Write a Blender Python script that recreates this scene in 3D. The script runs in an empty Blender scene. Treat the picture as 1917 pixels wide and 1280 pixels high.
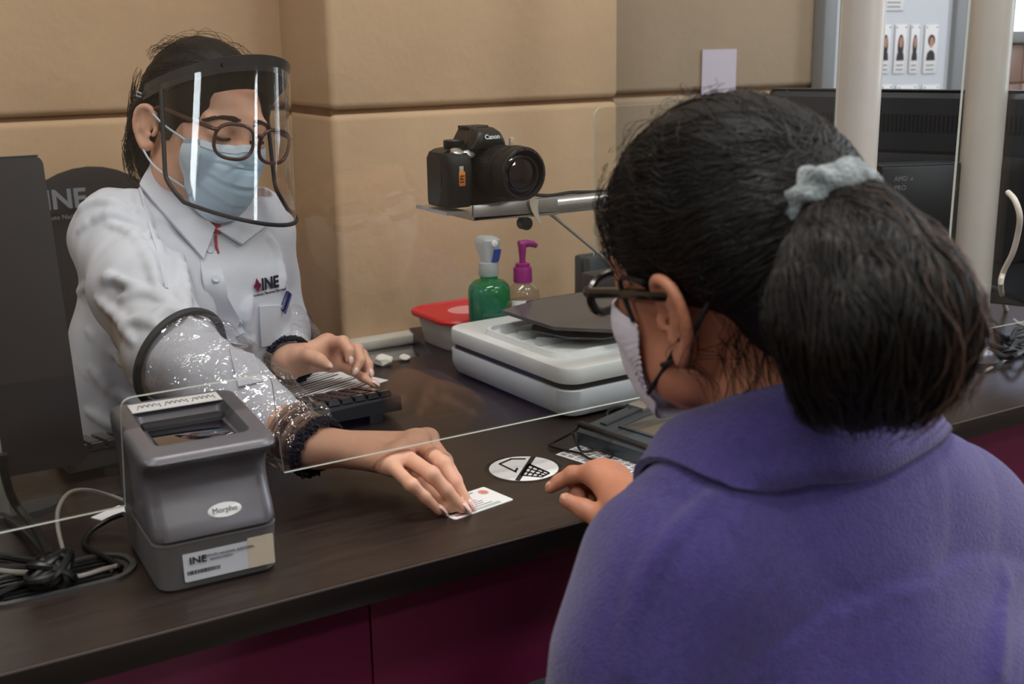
import bpy, bmesh, math, random
import numpy as np
from mathutils import Vector, Matrix, Quaternion
random.seed(3)
rng = np.random.default_rng(5)
S = bpy.context.scene
COL = S.collection
PI = math.pi

# ------------------------------------------------------------------ camera, world, lights, exposure
F = 2200.; PIT, ROL, YAW = [math.radians(a) for a in (14.365, -0.941, 30.913)]
CAMZ = 1.257; ZT = 0.75                      # camera height, worktop height
_cy, _sy, _cp, _sp = math.cos(YAW), math.sin(YAW), math.cos(PIT), math.sin(PIT)
_f = np.array([_sy*_cp, _cy*_cp, -_sp]); _r = np.array([_cy, -_sy, 0.]); _u = np.cross(_r, _f)
_cr, _sr = math.cos(ROL), math.sin(ROL)
RM = np.array([_cr*_r+_sr*_u, -_sr*_r+_cr*_u, _f]); CO = np.array([0, 0, CAMZ])
def ray(x, y): return RM.T @ np.array([(x-958.5)/F, -(y-640.)/F, 1.])
def Pz(x, y, z=ZT): d = ray(x, y); return Vector(CO+d*(z-CAMZ)/d[2])     # sight line met with a level z
def Py(x, y, Y): d = ray(x, y); return Vector(CO+d*Y/d[1])               # sight line met with a plane Y
def Pd(x, y, D): return Vector(CO+ray(x, y)*D)                           # sight line at a distance D

cam_d = bpy.data.cameras.new('camera'); cam = bpy.data.objects.new('camera', cam_d); COL.objects.link(cam)
cam_d.sensor_width = 36; cam_d.lens = F*36/1917; cam_d.clip_start = .02
M = Matrix([list(RM[0]), list(RM[1]), list(-RM[2])]).transposed().to_4x4(); M.translation = CO
cam.matrix_world = M
cam_d.dof.use_dof = True; cam_d.dof.focus_distance = 1.5; cam_d.dof.aperture_fstop = 6.3
S.camera = cam
S.view_settings.view_transform = 'Standard'; S.view_settings.look = 'None'
S.view_settings.gamma = 1; S.view_settings.use_curve_mapping = False
S.view_settings.exposure = 0.0
S.cycles.use_denoising = True
S.cycles.max_bounces = 10; S.cycles.transparent_max_bounces = 24
w = bpy.data.worlds.new('world'); S.world = w; w.use_nodes = True
w.node_tree.nodes['Background'].inputs[0].default_value = (.62, .74, 1, 1)
w.node_tree.nodes['Background'].inputs[1].default_value = 1.0

def area(name, loc, tgt, sx, sy, power, col):
    L = bpy.data.lights.new(name, 'AREA'); L.shape = 'RECTANGLE'; L.size = sx; L.size_y = sy; L.energy = power; L.color = col
    o = bpy.data.objects.new(name, L); COL.objects.link(o); o.location = loc
    o.rotation_euler = (Vector(tgt)-Vector(loc)).to_track_quat('-Z', 'Y').to_euler(); return o
# daylight through the windows of the front and right walls, fluorescent tubes in their ceiling trays
area('window_light', (-2.42, .95, 2.25), (0, .95, 2.25), .5, .62, 20, (.9, .95, 1))
area('window_light', (1.9, -2.72, 2.3), (1.9, 0, 2.3), .6, .92, 40, (.9, .95, 1))
area('window_light', (3.82, .65, 1.7), (0, .65, 1.7), .9, 1.4, 42, (.86, .93, 1))
LAMPS = [(0.55, 0.95), (2.0, .2), (-.9, .1), (0.55, -1.3)]
LAMP_P = [20, 24, 14, 14]
for (lx, ly), p in zip(LAMPS, LAMP_P):
    area('tube_light', (lx, ly, 2.83), (lx, ly, 0), 1.2, .28, p, (1, .97, .92))

# ------------------------------------------------------------------ materials
def lin(c):
    return tuple(((v/255)/12.92 if v/255 <= .04045 else ((v/255+.055)/1.055)**2.4) for v in c)+(1,)
def mat(name, rgb, rough=.5, metal=0, var=0., vscale=20, bump=0., bscale=200, coat=0, spec=.5, sheen=0, stretch=None, rgb2=None, sss=0, detail=4):
    m = bpy.data.materials.new(name); m.use_nodes = True; nt = m.node_tree; b = nt.nodes['Principled BSDF']
    b.inputs['Base Color'].default_value = lin(rgb); b.inputs['Roughness'].default_value = rough
    b.inputs['Metallic'].default_value = metal; b.inputs['Coat Weight'].default_value = coat
    b.inputs['Specular IOR Level'].default_value = spec
    if sheen: b.inputs['Sheen Weight'].default_value = sheen; b.inputs['Sheen Roughness'].default_value = .5
    if sss:
        b.inputs['Subsurface Weight'].default_value = sss; b.inputs['Subsurface Radius'].default_value = (.6, .25, .12); b.inputs['Subsurface Scale'].default_value = .012
    tc = nt.nodes.new('ShaderNodeTexCoord'); src = tc.outputs['Object']
    if stretch:
        mp = nt.nodes.new('ShaderNodeMapping'); mp.inputs['Scale'].default_value = stretch; nt.links.new(src, mp.inputs[0]); src = mp.outputs[0]
    if var or rgb2:
        n = nt.nodes.new('ShaderNodeTexNoise'); n.inputs['Scale'].default_value = vscale; n.inputs['Detail'].default_value = detail
        nt.links.new(src, n.inputs[0])
        r = nt.nodes.new('ShaderNodeValToRGB'); r.color_ramp.elements[0].position = .3; r.color_ramp.elements[1].position = .7
        c1 = lin(rgb); c2 = lin(rgb2) if rgb2 else tuple(min(1, v*(1+var)) for v in c1[:3])+(1,)
        if not rgb2: c1 = tuple(v*(1-var) for v in c1[:3])+(1,)
        r.color_ramp.elements[0].color = c1; r.color_ramp.elements[1].color = c2
        nt.links.new(n.outputs[0], r.inputs[0]); nt.links.new(r.outputs[0], b.inputs['Base Color'])
    if bump:
        n2 = nt.nodes.new('ShaderNodeTexNoise'); n2.inputs['Scale'].default_value = bscale; n2.inputs['Detail'].default_value = 5
        nt.links.new(src, n2.inputs[0]); bp = nt.nodes.new('ShaderNodeBump'); bp.inputs['Strength'].default_value = bump; bp.inputs['Distance'].default_value = .01
        nt.links.new(n2.outputs[0], bp.inputs['Height']); nt.links.new(bp.outputs[0], b.inputs['Normal'])
    return m
def clear(name, tint=(1, 1, 1), base=.03, gain=.6, rough=.0, haze=0., hazecol=(200, 200, 200), bump=0, bscale=40, power=4, stretch=None, crease=0):
    """thin clear sheet: what lies behind shows through, gloss grows towards grazing angles"""
    m = bpy.data.materials.new(name); m.use_nodes = True; nt = m.node_tree; nt.nodes.clear()
    out = nt.nodes.new('ShaderNodeOutputMaterial'); tr = nt.nodes.new('ShaderNodeBsdfTransparent'); tr.inputs[0].default_value = (*tint, 1)
    gl = nt.nodes.new('ShaderNodeBsdfGlossy'); gl.inputs['Roughness'].default_value = rough
    lw = nt.nodes.new('ShaderNodeLayerWeight'); lw.inputs[0].default_value = .5
    pw = nt.nodes.new('ShaderNodeMath'); pw.operation = 'POWER'; pw.inputs[1].default_value = power; nt.links.new(lw.outputs['Facing'], pw.inputs[0])
    ma = nt.nodes.new('ShaderNodeMath'); ma.operation = 'MULTIPLY_ADD'; ma.inputs[1].default_value = gain; ma.inputs[2].default_value = base; nt.links.new(pw.outputs[0], ma.inputs[0])
    mx = nt.nodes.new('ShaderNodeMixShader'); nt.links.new(ma.outputs[0], mx.inputs[0]); 
    a = tr.outputs[0]
    if haze:
        df = nt.nodes.new('ShaderNodeBsdfDiffuse'); df.inputs[0].default_value = lin(hazecol)
        m2 = nt.nodes.new('ShaderNodeMixShader'); m2.inputs[0].default_value = haze; nt.links.new(a, m2.inputs[1]); nt.links.new(df.outputs[0], m2.inputs[2]); a = m2.outputs[0]
    nt.links.new(a, mx.inputs[1]); nt.links.new(gl.outputs[0], mx.inputs[2]); nt.links.new(mx.outputs[0], out.inputs[0])
    if bump:
        tc = nt.nodes.new('ShaderNodeTexCoord'); src = tc.outputs['Object']
        if stretch:
            mp = nt.nodes.new('ShaderNodeMapping'); mp.inputs['Scale'].default_value = stretch; nt.links.new(src, mp.inputs[0]); src = mp.outputs[0]
        n2 = nt.nodes.new('ShaderNodeTexNoise'); n2.inputs['Scale'].default_value = bscale; n2.inputs['Detail'].default_value = 3; nt.links.new(src, n2.inputs[0])
        bp = nt.nodes.new('ShaderNodeBump'); bp.inputs['Strength'].default_value = bump; bp.inputs['Distance'].default_value = .01
        nt.links.new(n2.outputs[0], bp.inputs['Height']); nt.links.new(bp.outputs[0], gl.inputs['Normal']); nt.links.new(bp.outputs[0], lw.inputs['Normal'])
        if crease:
            mxv = nt.nodes.new('ShaderNodeVectorMath'); mxv.operation = 'MULTIPLY_ADD'; mxv.inputs[1].default_value = (.05, .05, .05); nt.links.new(n2.outputs['Color'], mxv.inputs[0]); nt.links.new(src, mxv.inputs[2])
            vo = nt.nodes.new('ShaderNodeTexVoronoi'); vo.feature = 'DISTANCE_TO_EDGE'; vo.inputs['Scale'].default_value = crease; nt.links.new(mxv.outputs[0], vo.inputs['Vector'])
            b2 = nt.nodes.new('ShaderNodeBump'); b2.inputs['Strength'].default_value = .8; b2.inputs['Distance'].default_value = .012; b2.invert = True
            nt.links.new(vo.outputs['Distance'], b2.inputs['Height']); nt.links.new(bp.outputs[0], b2.inputs['Normal']); nt.links.new(b2.outputs[0], gl.inputs['Normal'])
    return m
def emit(name, rgb, s):
    m = bpy.data.materials.new(name); m.use_nodes = True; b = m.node_tree.nodes['Principled BSDF']
    b.inputs['Base Color'].default_value = lin(rgb); b.inputs['Emission Color'].default_value = lin(rgb); b.inputs['Emission Strength'].default_value = s
    return m

MT = dict(
    wall=mat('ochre_plaster', (192, 161, 129), .85, var=.05, vscale=5, bump=.14, bscale=45),
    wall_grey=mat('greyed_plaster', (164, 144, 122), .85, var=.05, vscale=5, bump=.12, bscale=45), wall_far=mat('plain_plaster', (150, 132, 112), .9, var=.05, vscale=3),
    joint=mat('joint', (120, 88, 58), .95, var=.1),
    ceil=mat('ceiling_white', (205, 203, 198), .9), floor=mat('floor_tile', (96, 84, 76), .4, var=.1, vscale=6),
    wood=mat('dark_wood', (36, 28, 25), .36, rgb2=(51, 40, 36), vscale=14, stretch=(1.2, 14, 1), bump=.05, bscale=160, detail=8),
    wood_edge=mat('wood_edge', (24, 18, 17), .4), edge_highlight=mat('edge_highlight', (96, 88, 84), .3),
    magenta=mat('magenta_laminate', (108, 24, 66), .45, var=.12, vscale=2),
    acrylic=clear('acrylic', (.97, .98, .975), .055, .5),
    acr_edge=mat('acrylic_edge', (205, 212, 205), .3),
    post=mat('satin_white_metal', (208, 203, 198), .38, metal=.05, var=.03),
    silver=mat('brushed_aluminium', (190, 188, 184), .32, metal=.8, var=.05, vscale=60),
    black=mat('black_plastic', (22, 22, 24), .42), black_gloss=mat('gloss_black', (12, 12, 14), .16),
    black_rub=mat('black_rubber', (18, 18, 19), .6, bump=.2, bscale=500),
    dkgrey=mat('dark_grey_plastic', (48, 50, 54), .45), slate=mat('slate_plastic', (58, 66, 72), .4),
    grey=mat('grey_plastic', (100, 98, 104), .36, metal=.3, bump=.04, bscale=900), grey2=mat('grey_plastic_side', (100, 99, 99), .45, metal=.15, bump=.04, bscale=900),
    white=mat('white_plastic', (226, 229, 230), .35), offwhite=mat('off_white', (205, 200, 190), .6),
    bluegrey=mat('pale_grey_plastic', (196, 200, 208), .38),
    smoke=clear('smoked_plastic', (.30, .30, .31), .06, .5, .12, haze=.55, hazecol=(112, 112, 116)),
    smoke2=clear('smoked_plastic_dark', (.35, .35, .36), .05, .4, .15, haze=.5, hazecol=(118, 118, 122)),
    frost=clear('frosted_tab', (.85, .88, .88), .05, .5, .2, haze=.25, hazecol=(215, 218, 220)),
    paper=mat('paper', (228, 228, 230), .7), ink=mat('ink', (24, 24, 26), .6), greyink=mat('grey_ink', (110, 112, 118), .7),
    red=mat('red_plastic', (206, 44, 44), .4), tub=mat('tub_white', (214, 208, 200), .5),
    green=clear('green_plastic', (.16, .66, .42), .06, .6, .05, haze=.3, hazecol=(34, 140, 90)), greenliq=clear('green_liquid', (.22, .74, .50), .02, .1, .1, haze=.4, hazecol=(40, 160, 104)),
    clearpl=clear('clear_bottle', (.86, .84, .80), .06, .8, .03, haze=.1, hazecol=(200, 185, 170)),
    frostw=clear('frosted_cap', (.78, .83, .88), .06, .6, .2, haze=.45, hazecol=(215, 222, 230)),
    purplepl=mat('purple_plastic', (140, 28, 112), .38), bluepl=mat('blue_plastic', (28, 70, 170), .4), bluepen=mat('blue_pen', (16, 28, 84), .35),
    orange=mat('orange_tape', (232, 130, 48), .6), tape=mat('masking_tape', (196, 184, 166), .7, var=.06),
    cable_b=mat('black_cable', (16, 16, 17), .45), cable_g=mat('grey_cable', (150, 146, 138), .45), cable_w=mat('pale_cable', (205, 198, 186), .5),
    glassdk=mat('lens_glass', (14, 9, 22), .04, spec=1.0, coat=1), lcd=mat('pad_screen', (92, 88, 80), .18, var=.06, vscale=4),
    cloth_chair=mat('chair_cloth', (40, 38, 40), .9, bump=.2, bscale=700), chairtext=mat('chair_print', (120, 122, 130), .8),
    skyblue=emit('daylight', (205, 220, 255), 3.0), tube=emit('tube', (255, 250, 240), 6.0), framegrey=mat('grey_frame', (132, 134, 138), .5),
    board=mat('white_board', (200, 203, 212), .55), green_dk=mat('dk', (30, 60, 45), .5), silverp=mat('security_print', (170, 190, 180), .5), pinkp=mat('pink_print', (214, 150, 140), .6),
    hairprint=mat('portrait_hair', (58, 36, 30), .7), skinprint=mat('portrait_skin', (190, 140, 118), .7), suitprint=mat('portrait_clothes', (48, 40, 48), .7),
    tile=mat('brown_tile', (150, 120, 110), .4),
)

# ------------------------------------------------------------------ object helpers
WM = {}
def link(o, parent=None):
    COL.objects.link(o)
    if parent: o.parent = parent
    return o
def tag(o, label=None, cat=None, group=None, kind=None):
    for k, v in (('label', label), ('category', cat), ('group', group), ('kind', kind)):
        if v: o[k] = v
    return o
def thing(name, label, cat, loc=(0, 0, 0), rz=0., group=None, rot=None):
    o = bpy.data.objects.new(name, None); COL.objects.link(o); o.empty_display_size = .05
    m = Matrix.Translation(Vector(loc)) @ (rot.to_4x4() if rot is not None else Matrix.Rotation(rz, 4, 'Z'))
    o.matrix_world = m; WM[o.name] = m
    return tag(o, label, cat, group)
def wmat(o): return WM.get(o.name, Matrix.Identity(4)) if o else Matrix.Identity(4)
class MB:
    def __init__(s): s.v = []; s.f = []; s.m = []
    def add(s, vs, fs, mi=0):
        b = len(s.v); s.v += [tuple(v) for v in vs]; s.f += [tuple(b+i for i in f) for f in fs]; s.m += [mi]*len(fs); return s
    def box(s, lo, hi, bev=0., mi=0, M=None, seg=2):
        bm = bmesh.new(); bmesh.ops.create_cube(bm, size=1)
        lo = Vector(lo); hi = Vector(hi)
        for v in bm.verts: v.co = Vector([lo[i]+(hi[i]-lo[i])*(v.co[i]+.5) for i in range(3)])
        if bev: bmesh.ops.bevel(bm, geom=bm.edges[:], offset=bev, segments=seg, affect='EDGES', profile=.5)
        return s.bm(bm, mi, M)
    def bm(s, bm, mi=0, M=None):
        bm.verts.index_update()
        vs = [(M @ v.co if M else v.co.copy()) for v in bm.verts]
        s.add(vs, [[v.index for v in f.verts] for f in bm.faces], mi); bm.free(); return s
    def prism(s, pts, z0, z1, mi=0, M=None, mi_side=None):
        """polygon in xy, extruded from z0 to z1"""
        n = len(pts); vs = [Vector((p[0], p[1], z0)) for p in pts]+[Vector((p[0], p[1], z1)) for p in pts]
        if M: vs = [M @ v for v in vs]
        s.add(vs, [tuple(range(n-1, -1, -1)), tuple(range(n, 2*n))], mi)
        b = len(s.v)-2*n
        for i in range(n):
            j = (i+1) % n; s.f.append((b+i, b+j, b+n+j, b+n+i)); s.m.append(mi if mi_side is None else mi_side)
        return s
    def rings(s, rings, cap=True, mi=0, closed=True):
        n = len(rings[0]); b = len(s.v)
        for r in rings: s.v += [tuple(p) for p in r]
        for i in range(len(rings)-1):
            for j in range(n if closed else n-1):
                k = (j+1) % n; s.f.append((b+i*n+j, b+i*n+k, b+(i+1)*n+k, b+(i+1)*n+j)); s.m.append(mi)
        if cap:
            s.f.append(tuple(b+j for j in range(n-1, -1, -1))); s.f.append(tuple(b+(len(rings)-1)*n+j for j in range(n))); s.m += [mi, mi]
        return s
    def lathe(s, prof, n=32, c=(0, 0, 0), M=None, mi=0, cap=True, sx=1, sy=1):
        R = []
        for r, z in prof:
            ring = [Vector((c[0]+r*sx*math.cos(2*PI*i/n), c[1]+r*sy*math.sin(2*PI*i/n), c[2]+z)) for i in range(n)]
            R.append([M @ p for p in ring] if M else ring)
        return s.rings(R, cap, mi)
    def tube(s, pts, r, n=8, mi=0, cap=True):
        pts = [Vector(p) for p in pts]; rr = r if isinstance(r, (list, tuple)) else [r]*len(pts); R = []; up = None
        for i, p in enumerate(pts):
            t = (pts[min(i+1, len(pts)-1)]-pts[max(i-1, 0)]).normalized()
            if up is None: up = t.orthogonal().normalized()
            up = (up-t*up.dot(t)).normalized(); sd = t.cross(up)
            R.append([p+(up*math.cos(2*PI*k/n)+sd*math.sin(2*PI*k/n))*rr[i] for k in range(n)])
        return s.rings(R, cap, mi)
    def build(s, name, mats, parent=None, smooth=True, world=False, ang=40, kind=None, label=None):
        me = bpy.data.meshes.new(name); me.from_pydata(s.v, [], s.f)
        ms = mats if isinstance(mats, (list, tuple)) else [mats]
        for m in ms: me.materials.append(m)
        if len(ms) > 1: me.polygons.foreach_set('material_index', s.m)
        bm = bmesh.new(); bm.from_mesh(me); bmesh.ops.recalc_face_normals(bm, faces=bm.faces); bm.to_mesh(me); bm.free()
        if world and parent: me.transform(wmat(parent).inverted() @ Matrix.Identity(4))
        if smooth: me.shade_smooth(); me.set_sharp_from_angle(angle=math.radians(ang))
        o = bpy.data.objects.new(name, me); link(o, parent)
        if parent: WM[o.name] = wmat(parent)
        if kind: o['kind'] = kind
        if label: o['label'] = label
        return o
def spline(pts, n=8):
    P = [Vector(p) for p in pts]; out = []
    for i in range(len(P)-1):
        a = P[max(i-1, 0)]; b = P[i]; c = P[i+1]; d = P[min(i+2, len(P)-1)]
        for k in range(n):
            t = k/n; out.append(.5*((2*b)+(c-a)*t+(2*a-5*b+4*c-d)*t*t+(3*b-a-3*c+d)*t**3))
    return out+[P[-1]]
def rrect(w, h, r, n=5, cx=0, cy=0):
    out = []
    for sx, sy, a0 in ((1, -1, -90), (1, 1, 0), (-1, 1, 90), (-1, -1, 180)):
        for k in range(n+1):
            a = math.radians(a0+90*k/n); out.append((cx+sx*(w/2-r)+r*math.cos(a), cy+sy*(h/2-r)+r*math.sin(a)))
    return out
def text(name, s, size, M, m, parent, ext=.0002, align='CENTER', world=False, bold=0., sx=1.):
    c = bpy.data.curves.new(name, 'FONT'); c.body = s; c.size = size; c.extrude = ext; c.align_x = align; c.align_y = 'CENTER'; c.offset = bold; c.resolution_u = 3
    o = bpy.data.objects.new('tmp_text', c); COL.objects.link(o)
    dg = bpy.context.evaluated_depsgraph_get(); me = bpy.data.meshes.new_from_object(o.evaluated_get(dg)); bpy.data.objects.remove(o)
    me.name = name; me.materials.clear(); me.materials.append(m)
    Mx = M @ Matrix.Diagonal((sx, 1, 1, 1))
    me.transform((wmat(parent).inverted() @ Mx) if world and parent else Mx)
    ob = bpy.data.objects.new(name, me); link(ob, parent)
    if parent: WM[ob.name] = wmat(parent)
    return ob
def frame(o, x, y):
    """matrix with origin o, x along x, y near y"""
    x = Vector(x).normalized(); z = x.cross(Vector(y)).normalized(); y = z.cross(x)
    m = Matrix((x, y, z)).transposed().to_4x4(); m.translation = Vector(o); return m
TR = Matrix.Translation
RX = lambda a: Matrix.Rotation(math.radians(a), 4, 'X')
RY = lambda a: Matrix.Rotation(math.radians(a), 4, 'Y')
RZ = lambda a: Matrix.Rotation(math.radians(a), 4, 'Z')

# ------------------------------------------------------------------ the setting
GZ = 1.143; CEIL = 2.95
def struct(o): o['kind'] = 'structure'; return o
struct(MB().box((-2.2, -2.6, -.1), (3.7, 2.4, 0)).build('floor', MT['floor']))
struct(MB().box((-2.2, -2.6, CEIL), (3.7, 2.4, CEIL+.1)).build('ceiling', MT['ceil']))
def block_wall(x0, x1, Y, name, depth=.3, edge=.012, m='wall'):
    """plastered wall of big courses; a recessed joint runs between two courses"""
    o = struct(MB().box((x0+.004, Y+.012, 0), (x1-.004, Y+depth, CEIL)).build(name, MT['joint']))
    zs = [0, GZ-.56, GZ, GZ+.56, GZ+1.12, CEIL]
    for a, b in zip(zs[:-1], zs[1:]):
        bm = bmesh.new(); bmesh.ops.create_cube(bm, size=1)
        for v in bm.verts:
            v.co = Vector((x0+(x1-x0)*(v.co.x+.5), Y+(depth-.02)*(v.co.y+.5), a+.004+(b-a-.008)*(v.co.z+.5)))
        bmesh.ops.bevel(bm, geom=bm.edges[:], offset=edge, segments=4, affect='EDGES', profile=.5)
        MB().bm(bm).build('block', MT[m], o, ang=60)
    return o
block_wall(.787, 1.39, 1.90, 'wall_back')
block_wall(-2.2, .80, 2.12, 'wall_back.001', .2)
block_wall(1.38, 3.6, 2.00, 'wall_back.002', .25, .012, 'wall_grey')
# right wall with a window, front wall (behind the camera) with two tall windows
def holed_wall(name, axis, pos, a0, a1, holes, m):
    """wall of slabs around rectangular holes; axis 'x' runs along x at y=pos, 'y' along y at x=pos"""
    b = MB(); cur = a0
    def slab(u0, u1, z0, z1):
        if axis == 'x': b.box((u0, pos-.1, z0), (u1, pos, z1))
        else: b.box((pos, u0, z0), (pos+.1, u1, z1))
    for (u0, u1, z0, z1) in holes:
        slab(cur, u0, 0, CEIL); slab(u0, u1, 0, z0); slab(u0, u1, z1, CEIL); cur = u1
    slab(cur, a1, 0, CEIL)
    return struct(b.build(name, m, smooth=False))
holed_wall('wall_right', 'y', 3.6, -2.6, 2.4, [(.2, 1.1, 1.0, 2.4)], MT['wall_far'])
holed_wall('wall_front', 'x', -2.5, -2.2, 3.7, [(1.6, 2.2, 1.84, 2.76)], MT['wall_far'])
holed_wall('wall_left', 'y', -2.3, -2.6, 2.4, [(.7, 1.2, 1.94, 2.56)], MT['wall_far'])
def window(name, axis, pos, u0, u1, z0, z1, bars=True):
    o = MB(); g = MB()
    def bx(b, a, c, za, zb, d0=-.07, d1=-.03):
        if axis == 'x': b.box((a, pos+d0, za), (c, pos+d1, zb), .004)
        else: b.box((pos-d1, a, za), (pos-d0, c, zb), .004)
    t = .04
    bx(o, u0, u0+t, z0, z1); bx(o, u1-t, u1, z0, z1); bx(o, u0+t, u1-t, z0, z0+t); bx(o, u0+t, u1-t, z1-t, z1)
    if bars: bx(o, (u0+u1)/2-.015, (u0+u1)/2+.015, z0+t, z1-t); bx(o, u0+t, u1-t, (z0+z1)/2-.015, (z0+z1)/2+.015)
    w_ = struct(o.build(name, MT['framegrey'])); bx(g, u0+t, u1-t, z0+t, z1-t, -.052, -.048); g.build('pane', MT['acrylic'], w_)
window('window_1', 'y', 3.6, .2, 1.1, 1.0, 2.4); window('window_2', 'y', -2.3, .7, 1.2, 1.94, 2.56, False); window('window_3', 'x', -2.5, 1.6, 2.2, 1.84, 2.76, False)
xa = Py(1880, 60, 1.99).x; za, zb_ = Py(1900, 58, 1.99).z, Py(1900, 172, 1.99).z
w4 = struct(MB().box((xa-.02, 1.965, za-.03), (3.59, 2.0, za), .004).box((xa-.02, 1.965, za+.7), (3.59, 2.0, za+.74), .004).box((xa-.03, 1.965, za-.03), (xa, 2.0, za+.74), .004).box((3.2, 1.97, za), (3.225, 2.0, za+.7), .004).build('window_4', MT['framegrey']))
MB().box((xa, 1.988, za), (3.59, 1.994, za+.7)).build('pane', MT['skyblue'], w4)
tl = struct(MB().box((xa-.02, 1.992, zb_-.3), (3.59, 2.0, za-.03)).build('trim_2', MT['joint'])); tm = None
for r in range(5):
    for c in range(6):
        x0 = xa-.02+c*.098; z1_ = za-.034-r*.098
        if x0+.094 < 3.59: MB().box((x0+.002, 1.984, z1_-.094), (x0+.096, 1.9925, z1_), .002).build('tile', MT['tile'], tl)
for i, (lx, ly) in enumerate(LAMPS):
    t = thing('ceiling_lamp', ['fluorescent ceiling tray above the service counter', 'fluorescent ceiling tray on the window side of the room', 'fluorescent ceiling tray near the left wall', 'fluorescent ceiling tray at the back of the waiting side'][i], 'ceiling lamp', (lx, ly, CEIL), group='ceiling trays')
    MB().box((-.62, -.16, -.035), (.62, .16, 0), .006).build('tray', MT['white'], t)
    for dy in (-.08, .08): MB().lathe([(.013, 0), (.013, 1.16)], 12, M=TR((-.58, dy, -.055)) @ RY(90)).build('tube', MT['tube'], t)
# cable raceway along the foot of the back wall
o = MB().box((.79, 1.868, .60), (1.385, 1.90, .742), .004).box((.79, 1.862, .728), (1.385, 1.90, .746), .004).build('trim_1', MT['offwhite']); struct(o)

# ------------------------------------------------------------------ service counter
ct = thing('service_counter', 'long dark wood service counter with a plum front panel', 'counter', (.9, 1.3, 0))
L = (-.9, -1.3)
top = [(-1.2, .985), (2.9, .985), (2.9, 1.96), (1.42, 1.96), (1.42, 1.893), (.915, 1.893), (.865, 1.707), (.70, 1.70), (.60, 1.69), (.52, 1.63), (.44, 1.55), (.38, 1.53), (-1.2, 1.53)]
b = MB().prism([(x+L[0], y+L[1]) for x, y in top], ZT-.03, ZT)
b.build('worktop', MT['wood'], ct, smooth=False)
MB().box((-1.2+L[0], .983+L[1], ZT-.029), (2.9+L[0], .9852+L[1], ZT-.0005), .0006).build('edge_band', MT['wood_edge'], ct)
MB().box((-1.2+L[0], .9822+L[1], ZT-.0022), (2.9+L[0], .9835+L[1], ZT+.0002), .0004).build('edge_highlight', MT['edge_highlight'], ct)  # painted highlight: paler strip along the worktop's front top edge
pw = .82
for i in range(5):
    x0 = -1.2+i*pw
    MB().box((x0+L[0]+.001, 1.03+L[1], .06), (x0+pw+L[0]-.001, 1.05+L[1], ZT-.03), .001).build('front_panel', MT['magenta'], ct)
MB().box((-1.15+L[0], 1.05+L[1], 0), (-1.12+L[0], 1.50+L[1], ZT-.03), .001).build('side_panel', MT['wood'], ct)
MB().box((2.82+L[0], 1.05+L[1], 0), (2.85+L[0], 1.9+L[1], ZT-.03), .001).build('side_panel', MT['wood'], ct)
MB().box((-1.2+L[0], 1.07+L[1], 0), (2.85+L[0], 1.09+L[1], .06)).build('plinth', MT['black'], ct)
# cable port set into the worktop
cp_ = thing('cable_port', 'black cable port with a metal rim set in the worktop', 'cable port', (.158, 1.146, ZT))
b = MB(); R1 = rrect(.155, .072, .035, 6); R2 = rrect(.143, .060, .029, 6)
n = len(R1)
b.rings([[Vector((x, y, 0)) for x, y in R1], [Vector((x, y, .003)) for x, y in R1], [Vector((x, y, .003)) for x, y in R2], [Vector((x, y, .0006)) for x, y in R2]], cap=False)
b.build('rim', mat('rim_metal', (96, 98, 100), .35, metal=.6), cp_)
MB().prism(R2, .0002, .0008).build('well', MT['black_gloss'], cp_)
b = MB()
for k in range(5): b.box((-.05, -.02+k*.01-.001, .001), (.05, -.02+k*.01+.001, .002))
b.build('rib', MT['black'], cp_)

# ------------------------------------------------------------------ acrylic screens
YG = 1.13
def pane(name, pts, Y, th, parent):
    loc = wmat(parent).translation
    M_ = TR((-loc.x, Y-loc.y, -loc.z)) @ RX(90)          # polygon x,z -> stands upright, thickness along y
    return MB().prism(pts, -th/2, th/2, 0, M_, 1).build(name, [MT['acrylic'], MT['acr_edge']], parent, smooth=False)
def fillet(pts, rad, n=5):
    out = []; P = [Vector((*p, 0)) for p in pts]
    for i, p in enumerate(P):
        r = rad[i]
        if not r: out.append((p.x, p.y)); continue
        a = (P[i-1]-p).normalized(); c = (P[(i+1) % len(P)]-p).normalized(); p0 = p+a*r; p1 = p+c*r
        for k in range(n+1):
            t = k/n; q = p0*(1-t)**2+p*2*t*(1-t)+p1*t*t; out.append((q.x, q.y))
    return out
sc = thing('counter_screen', 'clear acrylic screen with a notch for the fingerprint scanner, hanging over the counter', 'screen', (.4, YG, .818))
pts = fillet([(-1.1, .806), (.228, .818), (.2335, .9275), (.386, .9285), (.3925, .8185), (1.18, .822), (1.185, 1.95), (-1.1, 1.95)], [0, .001, .012, .012, .001, .01, .01, 0])
pane('pane', pts, YG, .004, sc)
sc2 = thing('side_screen', 'clear acrylic screen to the right of the metal posts', 'screen', (2.2, YG, .81))
pts = fillet([(1.425, .817), (2.8, .805), (2.8, 1.95), (1.437, 1.95)], [.01]*4)
pane('pane', pts, YG, .004, sc2)
# small pane with rounded corners standing behind the flatbed scanner
Yb = 1.70
c0 = Py(1112, 201, Yb)
sc3 = thing('divider_pane', 'small clear acrylic pane with rounded corners behind the flatbed scanner', 'pane', (c0.x+.2, Yb, ZT))
pane('pane', fillet([(c0.x, ZT+.02), (c0.x+.6, ZT+.02), (c0.x+.6, c0.z), (c0.x, c0.z)], [.01, .01, .03, .02]), Yb, .004, sc3)
for dx in (-.215, .30):
    MB().box((dx-.012, -.025, 0), (dx+.1, -.003, .135), .006).box((dx-.012, .003, 0), (dx+.1, .025, .135), .006).build('foot', MT['slate'], sc3)
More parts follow.
